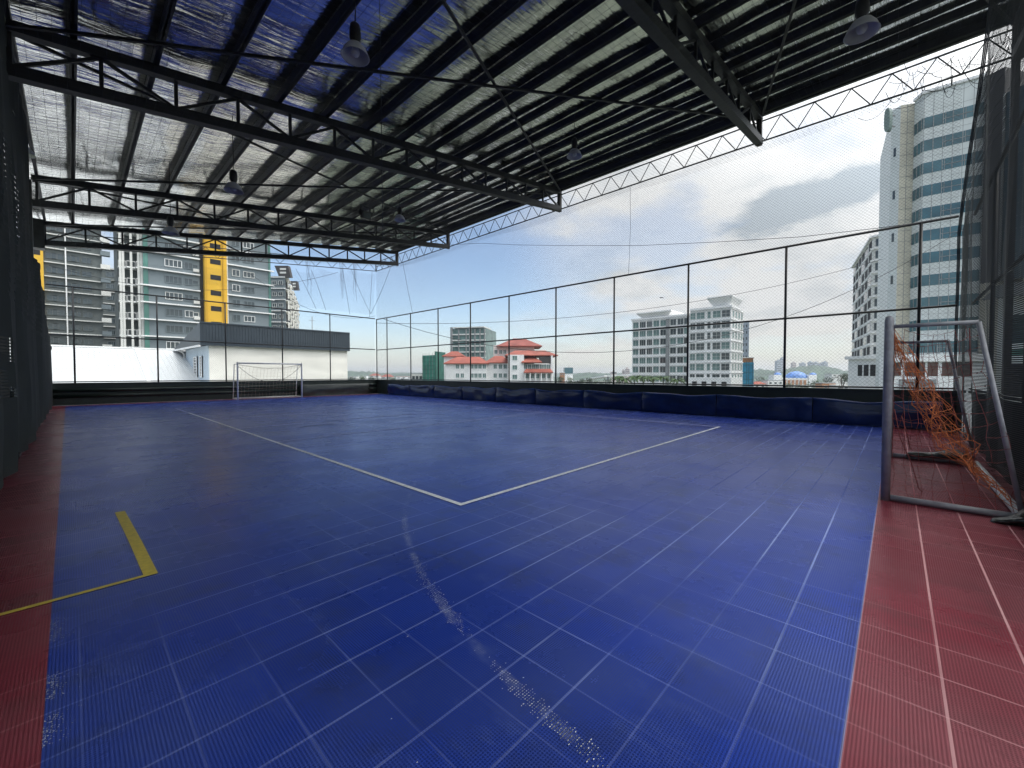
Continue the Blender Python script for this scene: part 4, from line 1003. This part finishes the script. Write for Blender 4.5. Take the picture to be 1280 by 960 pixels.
# ---- far things
def hill(name, pa, pb, d, ys, depth=300):
    mb = MB(); n = len(ys); vs = []; fs = []
    nn = 60; cols = 5
    for i in range(nn + 1):
        q = i / nn; px = pa + (pb - pa) * q; k = q * (n - 1); j = min(n - 2, int(k)); y = ys[j] + (ys[j + 1] - ys[j]) * (k - j)
        top = zat(y, d) + 5 * noise.noise(V((px * .35, d * .01, 0))) * d / 1500
        for c in range(cols):
            s = c / (cols - 1); e = math.sin(math.pi * (.0 + s)) ** .7 if 0 < s < 1 else 0
            p = at(px, d + (s - .5) * depth); vs.append((p.x, p.y, ZG - 1 + (top - ZG + 1) * e + (4 * noise.noise(V((px * .8, s * 5, 2))) if 0 < s < 1 else 0)))
    for i in range(nn):
        for c in range(cols - 1): fs.append((i * cols + c, i * cols + c + 1, (i + 1) * cols + c + 1, (i + 1) * cols + c))
    mb.add(vs, fs, 0, True); return struct(name, mb, M['hill'])
hill('hill', 380, 560, 1900, [471, 466, 463.5, 464.5, 466.5, 467, 468, 469], 500)
hill('hill', 690, 830, 1700, [472, 469, 465.5, 466, 468, 466, 468.5, 470], 400)
hill('hill', 915, 1075, 1500, [466, 461, 461.5, 463, 460, 457.5, 456.5, 459, 464, 466], 500)
hill('hill', 300, 1400, 3600, [468, 466.5, 465.5, 466.5, 466, 465, 466, 467, 466, 465.5, 467], 700)
hill('hill', -900, 330, 2600, [462, 462, 462, 462], 500)
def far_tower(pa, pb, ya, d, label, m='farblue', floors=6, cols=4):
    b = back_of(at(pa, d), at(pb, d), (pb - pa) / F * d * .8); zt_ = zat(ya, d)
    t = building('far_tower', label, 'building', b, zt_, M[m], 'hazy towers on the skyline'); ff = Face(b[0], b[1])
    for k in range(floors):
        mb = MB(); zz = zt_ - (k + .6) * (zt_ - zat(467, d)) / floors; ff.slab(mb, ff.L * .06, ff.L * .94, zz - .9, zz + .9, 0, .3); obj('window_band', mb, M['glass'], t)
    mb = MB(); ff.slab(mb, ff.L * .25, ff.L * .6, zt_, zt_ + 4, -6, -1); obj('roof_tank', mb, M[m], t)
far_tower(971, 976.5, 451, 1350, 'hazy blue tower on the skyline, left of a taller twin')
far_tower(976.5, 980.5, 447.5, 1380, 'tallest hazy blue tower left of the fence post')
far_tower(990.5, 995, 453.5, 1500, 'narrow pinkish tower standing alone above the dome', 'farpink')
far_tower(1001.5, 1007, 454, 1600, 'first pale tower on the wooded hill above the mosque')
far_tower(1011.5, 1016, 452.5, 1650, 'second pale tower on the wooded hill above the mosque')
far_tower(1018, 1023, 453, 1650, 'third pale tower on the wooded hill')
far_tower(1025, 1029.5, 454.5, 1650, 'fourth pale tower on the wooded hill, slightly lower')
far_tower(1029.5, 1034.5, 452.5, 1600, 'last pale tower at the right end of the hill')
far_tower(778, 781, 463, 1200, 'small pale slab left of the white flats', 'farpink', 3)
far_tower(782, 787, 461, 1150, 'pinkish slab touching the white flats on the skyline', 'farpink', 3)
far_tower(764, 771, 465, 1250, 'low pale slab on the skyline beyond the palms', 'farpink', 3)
# glass block on white legs
b = back_of(at(706, 520), at(716, 520), 10); t = building('glass_block', 'small blue glass block on a white base far off', 'building', b, zat(467, 520), M['white'])
ff = Face(b[0], b[1]); obj('glass_storeys', MB().prism([p for p in back_of(at(705.6, 519), at(716.2, 519), 12)], zat(467, 520), zat(459.5, 520)), M['teal'], t)
mb = MB().tube([at(711, 519, zat(460, 520)), at(711, 519, zat(456.5, 520))], .25, 5); obj('mast', mb, M['concrete'], t)
# mosque
DM = 520.0
ms = thing('mosque', 'pale mosque with a large blue dome and two small domes', 'building', at(995, DM, ZG))
obj('hall', MB().prism(back_of(at(978, DM), at(1010, DM), 30), ZG, zat(472.5, DM)), M['offwhite'], ms)
def dome(px, r_px, ybase, hpx, nm='dome'):
    c = at(px, DM + 12, zat(ybase, DM)); rr_ = r_px / F * DM; hh = hpx / F * DM
    prof = [(rr_ * math.cos(a * math.pi / 16), hh * math.sin(a * math.pi / 16)) for a in range(9)]; obj(nm, MB().lathe(c, prof, 24), M['bluedome'], ms)
dome(995, 12, 472.5, 8.5); dome(972, 4.2, 468.5, 3); dome(1016, 4.0, 468.5, 2.8)
for px in (972, 1016): 
    obj('corner_tower', MB().prism(back_of(at(px - 5, DM), at(px + 5, DM), 10), ZG, zat(468.5, DM)), M['white'], ms)
fmq = Face(at(978, DM - .5), at(1010, DM - .5))
for i in range(6): mb = MB(); fmq.slab(mb, fmq.L * (.06 + .155 * i), fmq.L * (.15 + .155 * i), zat(481, DM), zat(475, DM), 0, .4); obj('arch_opening', mb, M['brick'], ms)
# low houses
def house(pa, pb, ya, d, label, wm, rm, hipr=True):
    A, B = at(pa, d), at(pb, d); dep = (pb - pa) / F * d * .7; zt_ = zat(ya, d)
    t = building('low_house', label, 'house', back_of(A, B, dep), zt_, M[wm], 'low houses beyond the court'); ff = Face(A, B)
    if hipr: obj('roof', hip(MB(), A, B, dep, zt_, zt_ + (pb - pa) / F * d * .22, .3, .5), M[rm], t)
    else: obj('roof', MB().prism(back_of(A, B, dep + .6), zt_, zt_ + .5), M[rm], t)
    n = max(2, int((pb - pa) / 6))
    for i in range(n): window(t, ff, ff.L * (i + .5) / n, zt_ - 1.8, ff.L / n * .5, 1.5, 'white', 'glass', 1)
house(1028, 1045, 479.5, 240, 'orange brown shed with a flat grey roof near the condominium', 'brick', 'concrete', False)
house(1045, 1062, 482, 235, 'pale flat roofed house beside the orange brown shed', 'offwhite', 'offwhite', False)
house(960, 979, 476, 330, 'pale two storey house left of the mosque', 'offwhite', 'concrete', False)
house(943, 957, 480, 330, 'small house with a terracotta roof beside the blue netted block', 'white', 'redroof')
house(1040, 1058, 468, 600, 'long pale flat roofed building on the slope by the dark tree', 'offwhite', 'concrete', False)
house(476, 490, 471, 700, 'far house with a terracotta roof in the court corner', 'offwhite', 'redroof')
house(495, 515, 471, 760, 'far long white house left of the green netting', 'white', 'redroof', False)
house(448, 458, 470, 800, 'far white house right of the cream plant house', 'white', 'concrete', False)
house(436, 446, 471, 640, 'far grey house touching the cream plant house corner', 'offwhite', 'concrete', False)
house(745, 765, 479, 420, 'low white house under the elevated road', 'white', 'concrete', False)
house(462, 474, 469.5, 900, 'far pale house on the hill behind the corner post', 'offwhite', 'redroof')
house(700, 706, 466, 480, 'small dark gabled house right of the red roofed building', 'brick', 'concrete')
# elevated road
pts = [at(px, d, zat(y, d)) for px, y, d in ((716, 478, 520), (735, 474.5, 470), (760, 470, 430), (790, 468.5, 420), (815, 468.3, 430))]
mb = MB()
for a, b in zip(pts, pts[1:]): mb.beam(a, b + (b - a).normalized() * .3, 9, 1.5)
er = solo('elevated_road', mb, M['white'], 'pale elevated road curving behind the palms', 'road'); 
for i in range(1, 4):
    p = pts[i]; pm_ = MB().beam((p.x, p.y, ZG), (p.x, p.y, p.z - .9), 1.6, 1.6); o = obj('pier', pm_, M['concrete']); o.parent = er; o.location = -er.location
# trees
def tree(px, d, ytop, wpx, m, label, seed, group='trees beyond the court'):
    rnd = random.Random(seed); base = at(px, d, ZG); top = zat(ytop, d); rad = wpx / F * d / 2; hc = min(rad * 1.7, (top - ZG) * .75)
    t = thing('broadleaf_tree', label, 'tree', base, group)
    c0 = V((base.x, base.y, top - hc / 2))
    mb = MB().tube([base, base.lerp(c0, .6) + V((rad * .06, 0, 0)), c0], [rad * .10, rad * .075, rad * .03], 7)
    for k in range(6):
        a = rnd.uniform(0, 6.28); mb.tube([base.lerp(c0, .55 + .06 * k), c0 + V((math.cos(a) * rad * .6, math.sin(a) * rad * .6, rnd.uniform(-.1, .3) * hc))], [rad * .05, rad * .015], 5)
    obj('trunk', mb, M['trunk'], t); cr = MB()
    clumps = []
    for k in range(16):
        a = rnd.uniform(0, 6.28); r_ = rad * math.sqrt(rnd.random()) * .8; clumps.append((c0 + V((math.cos(a) * r_, math.sin(a) * r_, rnd.uniform(-.45, .42) * hc * (1 - .5 * (r_ / rad) ** 2))), rad * rnd.uniform(.22, .42)))
    for c, cr_ in clumps:
        for k in range(46):
            v = V((rnd.gauss(0, 1), rnd.gauss(0, 1), rnd.gauss(0, .8))).normalized() * cr_ * rnd.uniform(.55, 1.08); p = c + v; s = cr_ * rnd.uniform(.14, .30)
            e1 = V((rnd.gauss(0, 1), rnd.gauss(0, 1), rnd.gauss(0, 1))).normalized() * s; e2 = V((rnd.gauss(0, 1), rnd.gauss(0, 1), rnd.gauss(0, 1))).normalized() * s
            cr.quad(p - e1, p + e2 * .7, p + e1, p - e2 * .7)
    obj('crown', cr, M[m], t)
TR = [(1052, 230, 464, 17, 'leafdark', 'dark broad tree left of the condominium'), (1035, 330, 470, 15, 'leafdark', 'dark tree behind the orange brown shed'), (1003, 300, 477, 18, 'leaf', 'bright green rounded tree below the big dome'), (1022, 300, 475, 18, 'leaf', 'bright green tree left of the orange brown shed'),
      (985, 290, 479, 12, 'leaf', 'low green tree at the fence post below the dome'), (700, 350, 471, 10, 'leafdark', 'dark tree right of the red roofed building'), (712, 330, 470, 14, 'leaf', 'green tree under the small glass block'), (724, 340, 473, 14, 'leafdark', 'dark tree left end of the elevated road'),
      (736, 300, 471, 12, 'leafdark', 'tall dark tree in front of the elevated road'), (748, 310, 474, 16, 'leaf', 'rounded green tree below the elevated road'), (760, 300, 474, 13, 'leafdark', 'dark tree just left of the palms'), (951, 420, 470, 12, 'leafdark', 'dark tree right of the blue netted block'),
      (440, 420, 470, 12, 'leafdark', 'dark tree at the corner of the cream plant house'), (452, 430, 469, 14, 'leaf', 'green tree between plant house and corner post'), (466, 450, 471, 12, 'leafdark', 'dark tree behind the corner fence post'), (488, 520, 471, 12, 'leaf', 'small green tree right of the corner post'), (506, 480, 472, 12, 'leafdark', 'dark tree left of the low grey block'), (843, 125, 480, 12, 'leaf', 'bushy green tree at the foot of the white flats')]
for i, (px, d, y, w_, m, lb) in enumerate(TR): tree(px, d, y, w_, m, lb, 100 + i)
def palm(px, d, ytop, label, seed):
    rnd = random.Random(seed); base = at(px, d, ZG); top = at(px, d, zat(ytop + 4, d))
    t = thing('palm_tree', label, 'tree', base, 'palms in front of the white flats')
    obj('trunk', MB().tube([base, base.lerp(top, .5) + V((.2, .1, 0)), top], [.28, .22, .16], 7), M['trunk'], t); mb = MB()
    for k in range(17):
        a = 6.283 * k / 17 + rnd.uniform(-.2, .2); el = rnd.uniform(.0, 1.0); L = rnd.uniform(2.4, 3.3); dr = V((math.cos(a), math.sin(a), 0)); prev = top; sd = V((-dr.y, dr.x, 0))
        pts = [top + dr * (L * s) + V((0, 0, L * (el * s - (.55 + el * .5) * s * s))) for s in (0, .25, .5, .75, 1)]
        for j in range(4):
            w0, w1 = (.05, .26, .34, .26, .04)[j], (.05, .26, .34, .26, .04)[j + 1]; mb.quad(pts[j] - sd * w0 - V((0, 0, .1)), pts[j], pts[j + 1], pts[j + 1] - sd * w1 - V((0, 0, .12))); mb.quad(pts[j], pts[j] + sd * w0 - V((0, 0, .1)), pts[j + 1] + sd * w1 - V((0, 0, .12)), pts[j + 1])
    obj('crown', mb, M['leaf'], t)
for i, (px, y, lb) in enumerate(((774, 468, 'palm standing left of the white flats by the fence post'), (781, 470, 'shorter palm left of the white flats'), (793, 468, 'palm in front of the left edge of the white flats'), (804, 468, 'palm between the two left window columns of the flats'), (817, 468, 'palm in front of the middle of the flats'), (829, 468.5, 'bushy palm in front of the grey service shaft'), (846, 471, 'rightmost palm by the foot of the flats'))):
    palm(px, 118 + (i % 3) * 4, y, lb, 60 + i)
# overhead cables
for (a, b, s, lb) in ((at(480, 60, zat(399, 60)), at(1300, 60, zat(215, 60)), 13.5, 'thin overhead cable sagging across the sky outside the fence'), (at(470, 70, zat(404, 70)), at(1100, 75, zat(325, 75)), 3.5, 'lower thin overhead cable with a small splice box')):
    o = solo('overhead_cable', MB().tube(catn(a, b, s, 30), .035, 5), M['cable'], lb, 'cable', 'cables across the sky')
sp_ = at(826, 71.5, zat(372.5, 71.5)); solo('splice_box', MB().tube([sp_ + RT * -.35, sp_ + RT * -.2, sp_ + RT * .2, sp_ + RT * .35], [.03, .07, .07, .03], 8), M['cable'], 'small dark splice box on the overhead cable', 'cable box')

# ---- the humid air
hm = bpy.data.materials.new('humid_air'); hm.use_nodes = True; hn = hm.node_tree; hn.nodes.clear()
ho = hn.nodes.new('ShaderNodeOutputMaterial'); hv = hn.nodes.new('ShaderNodeVolumePrincipled')
hv.inputs['Color'].default_value = (.86, .91, .97, 1); hv.inputs['Density'].default_value = .00020; hv.inputs['Anisotropy'].default_value = .2
hn.links.new(hv.outputs[0], ho.inputs['Volume'])
hz = obj('haze', MB().box((0, 0, 22.5), (10100, 10100, 95)), hm); hz['kind'] = 'stuff'

# ================================================================== LIGHT
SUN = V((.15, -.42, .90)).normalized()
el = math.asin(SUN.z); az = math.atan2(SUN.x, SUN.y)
w = bpy.data.worlds.new('World'); sc.world = w; w.use_nodes = True
nt = w.node_tree; N = nt.nodes; L = nt.links; N.clear()
out = N.new('ShaderNodeOutputWorld'); bg = N.new('ShaderNodeBackground'); bg2 = N.new('ShaderNodeBackground'); mx = N.new('ShaderNodeMixShader')
sky = N.new('ShaderNodeTexSky'); sky.sky_type = 'NISHITA'; sky.sun_disc = False; sky.sun_elevation = el; sky.sun_rotation = az; sky.air_density = 1.0; sky.dust_density = 1.0; sky.ozone_density = 1.2
bg.inputs['Strength'].default_value = .105; L.new(sky.outputs[0], bg.inputs['Color'])
tc = N.new('ShaderNodeTexCoord'); sp = N.new('ShaderNodeSeparateXYZ'); L.new(tc.outputs['Generated'], sp.inputs[0])
def wm(op, a, c=None, clamp=False):
    n = N.new('ShaderNodeMath'); n.operation = op; n.use_clamp = clamp
    for i, v in enumerate((a, c)):
        if v is None: continue
        if isinstance(v, (int, float)): n.inputs[i].default_value = v
        else: L.new(v, n.inputs[i])
    return n.outputs[0]
den = wm('ADD', wm('MAXIMUM', sp.outputs['Z'], 0.0), .22)
cb = N.new('ShaderNodeCombineXYZ'); L.new(wm('DIVIDE', sp.outputs['X'], den), cb.inputs[0]); L.new(wm('DIVIDE', sp.outputs['Y'], den), cb.inputs[1])
def wn(scale, det, off, ro=.55):
    mp = N.new('ShaderNodeMapping'); mp.inputs['Location'].default_value = off; L.new(cb.outputs[0], mp.inputs['Vector'])
    n = N.new('ShaderNodeTexNoise'); n.inputs['Scale'].default_value = scale; n.inputs['Detail'].default_value = det; n.inputs['Roughness'].default_value = ro; L.new(mp.outputs['Vector'], n.inputs['Vector']); return n.outputs['Fac']
def mr(f, a, b, c=0, d=1):
    n = N.new('ShaderNodeMapRange'); n.interpolation_type = 'SMOOTHSTEP'
    for i, v in ((1, a), (2, b), (3, c), (4, d)): n.inputs[i].default_value = v
    L.new(f, n.inputs[0]); return n.outputs[0]
def dirdot(v):
    n = N.new('ShaderNodeVectorMath'); n.operation = 'DOT_PRODUCT'; L.new(tc.outputs['Generated'], n.inputs[0]); n.inputs[1].default_value = V(v).normalized(); return n.outputs['Value']
cloud = mr(wn(1.15, 9, (3.1, 1.7, 0)), .40, .62)
# a thick bank to the east, clearer sky to the north
bank = mr(dirdot(FH + RT * .62 + V((0, 0, .42))), .80, .97)
clear = mr(dirdot(FH + RT * -.30 + V((0, 0, .17))), .90, .99)
cov = wm('ADD', wm('MULTIPLY', cloud, .75), wm('MULTIPLY', bank, .58), True)
cov = wm('MULTIPLY', cov, wm('SUBTRACT', 1.0, wm('MULTIPLY', clear, .9)))
low = mr(sp.outputs['Z'], .0, .14, .50, 0.0)
cov = wm('MAXIMUM', wm('MAXIMUM', cov, low), mr(dirdot(SUN), .45, .75))
shade_ = mr(wn(2.3, 8, (7.4, 2.2, 0), .6), .46, .66)
ramp = N.new('ShaderNodeValToRGB'); ramp.color_ramp.elements[0].color = (.95, .965, .97, 1); ramp.color_ramp.elements[1].color = (.54, .61, .67, 1)
# one heavier grey cloud to the east
cd = V((FH + RT * .70 + V((0, 0, .415)))).normalized(); ce = cd.cross(V((0, 0, 1))).normalized(); cu = ce.cross(cd)
def dd_(v):
    n = N.new('ShaderNodeVectorMath'); n.operation = 'DOT_PRODUCT'; L.new(tc.outputs['Generated'], n.inputs[0]); n.inputs[1].default_value = v; return n.outputs['Value']
ex, ey = wm('DIVIDE', dd_(ce), .14), wm('DIVIDE', wm('ADD', dd_(cu), wm('MULTIPLY', dd_(ce), -.18)), .046)
rad_ = wm('ADD', wm('ADD', wm('MULTIPLY', ex, ex), wm('MULTIPLY', ey, ey)), wm('MULTIPLY', wm('SUBTRACT', wn(5.5, 8, (1.2, 4.4, 0), .62), .5), 3.2))
heavy = wm('MULTIPLY', mr(rad_, 1.4, .1), mr(dd_(cd), .5, .8))
shade_ = wm('MAXIMUM', wm('MULTIPLY', shade_, .45), wm('MULTIPLY', heavy, 1.25), True)
L.new(shade_, ramp.inputs['Fac'])
warm = N.new('ShaderNodeMix'); warm.data_type = 'RGBA'; warm.inputs[7].default_value = (1.0, .97, .86, 1)
L.new(ramp.outputs['Color'], warm.inputs[6]); L.new(wm('MULTIPLY', mr(sp.outputs['Z'], .0, .14, .85, 0), mr(dirdot(FH + RT * .6), .75, 1.0)), warm.inputs[0])
L.new(warm.outputs[2], bg2.inputs['Color'])
# extra cloud glow around the unseen sun, added to fill the court with light
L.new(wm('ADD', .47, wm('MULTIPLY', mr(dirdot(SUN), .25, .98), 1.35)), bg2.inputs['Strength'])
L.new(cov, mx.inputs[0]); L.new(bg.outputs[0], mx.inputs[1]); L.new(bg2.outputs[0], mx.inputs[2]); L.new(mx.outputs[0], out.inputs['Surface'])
sl = bpy.data.lights.new('sun', 'SUN'); sl.energy = .65; sl.angle = R(10); sl.color = (1, .96, .89)
so = bpy.data.objects.new('sun', sl); COL.objects.link(so); so.rotation_euler = SUN.to_track_quat('Z', 'Y').to_euler()

# ================================================================== CAMERA
cam = bpy.data.cameras.new('camera'); co_ = bpy.data.objects.new('camera', cam); COL.objects.link(co_)
cam.sensor_width = 36; cam.lens = F / 1280 * 36; cam.clip_start = .05; cam.clip_end = 12000
m3 = Matrix((RT, UP, -FW)).transposed(); co_.matrix_world = Matrix.Translation((0, 0, H)) @ m3.to_4x4()
sc.camera = co_
sc.view_settings.view_transform = 'Standard'; sc.view_settings.look = 'None'; sc.view_settings.exposure = 0.92; sc.view_settings.gamma = 1
sc.view_settings.use_curve_mapping = False
sc.render.engine = 'CYCLES'; sc.cycles.use_denoising = True; sc.cycles.max_bounces = 8; sc.cycles.volume_bounces = 0; sc.cycles.diffuse_bounces = 4; sc.cycles.glossy_bounces = 4
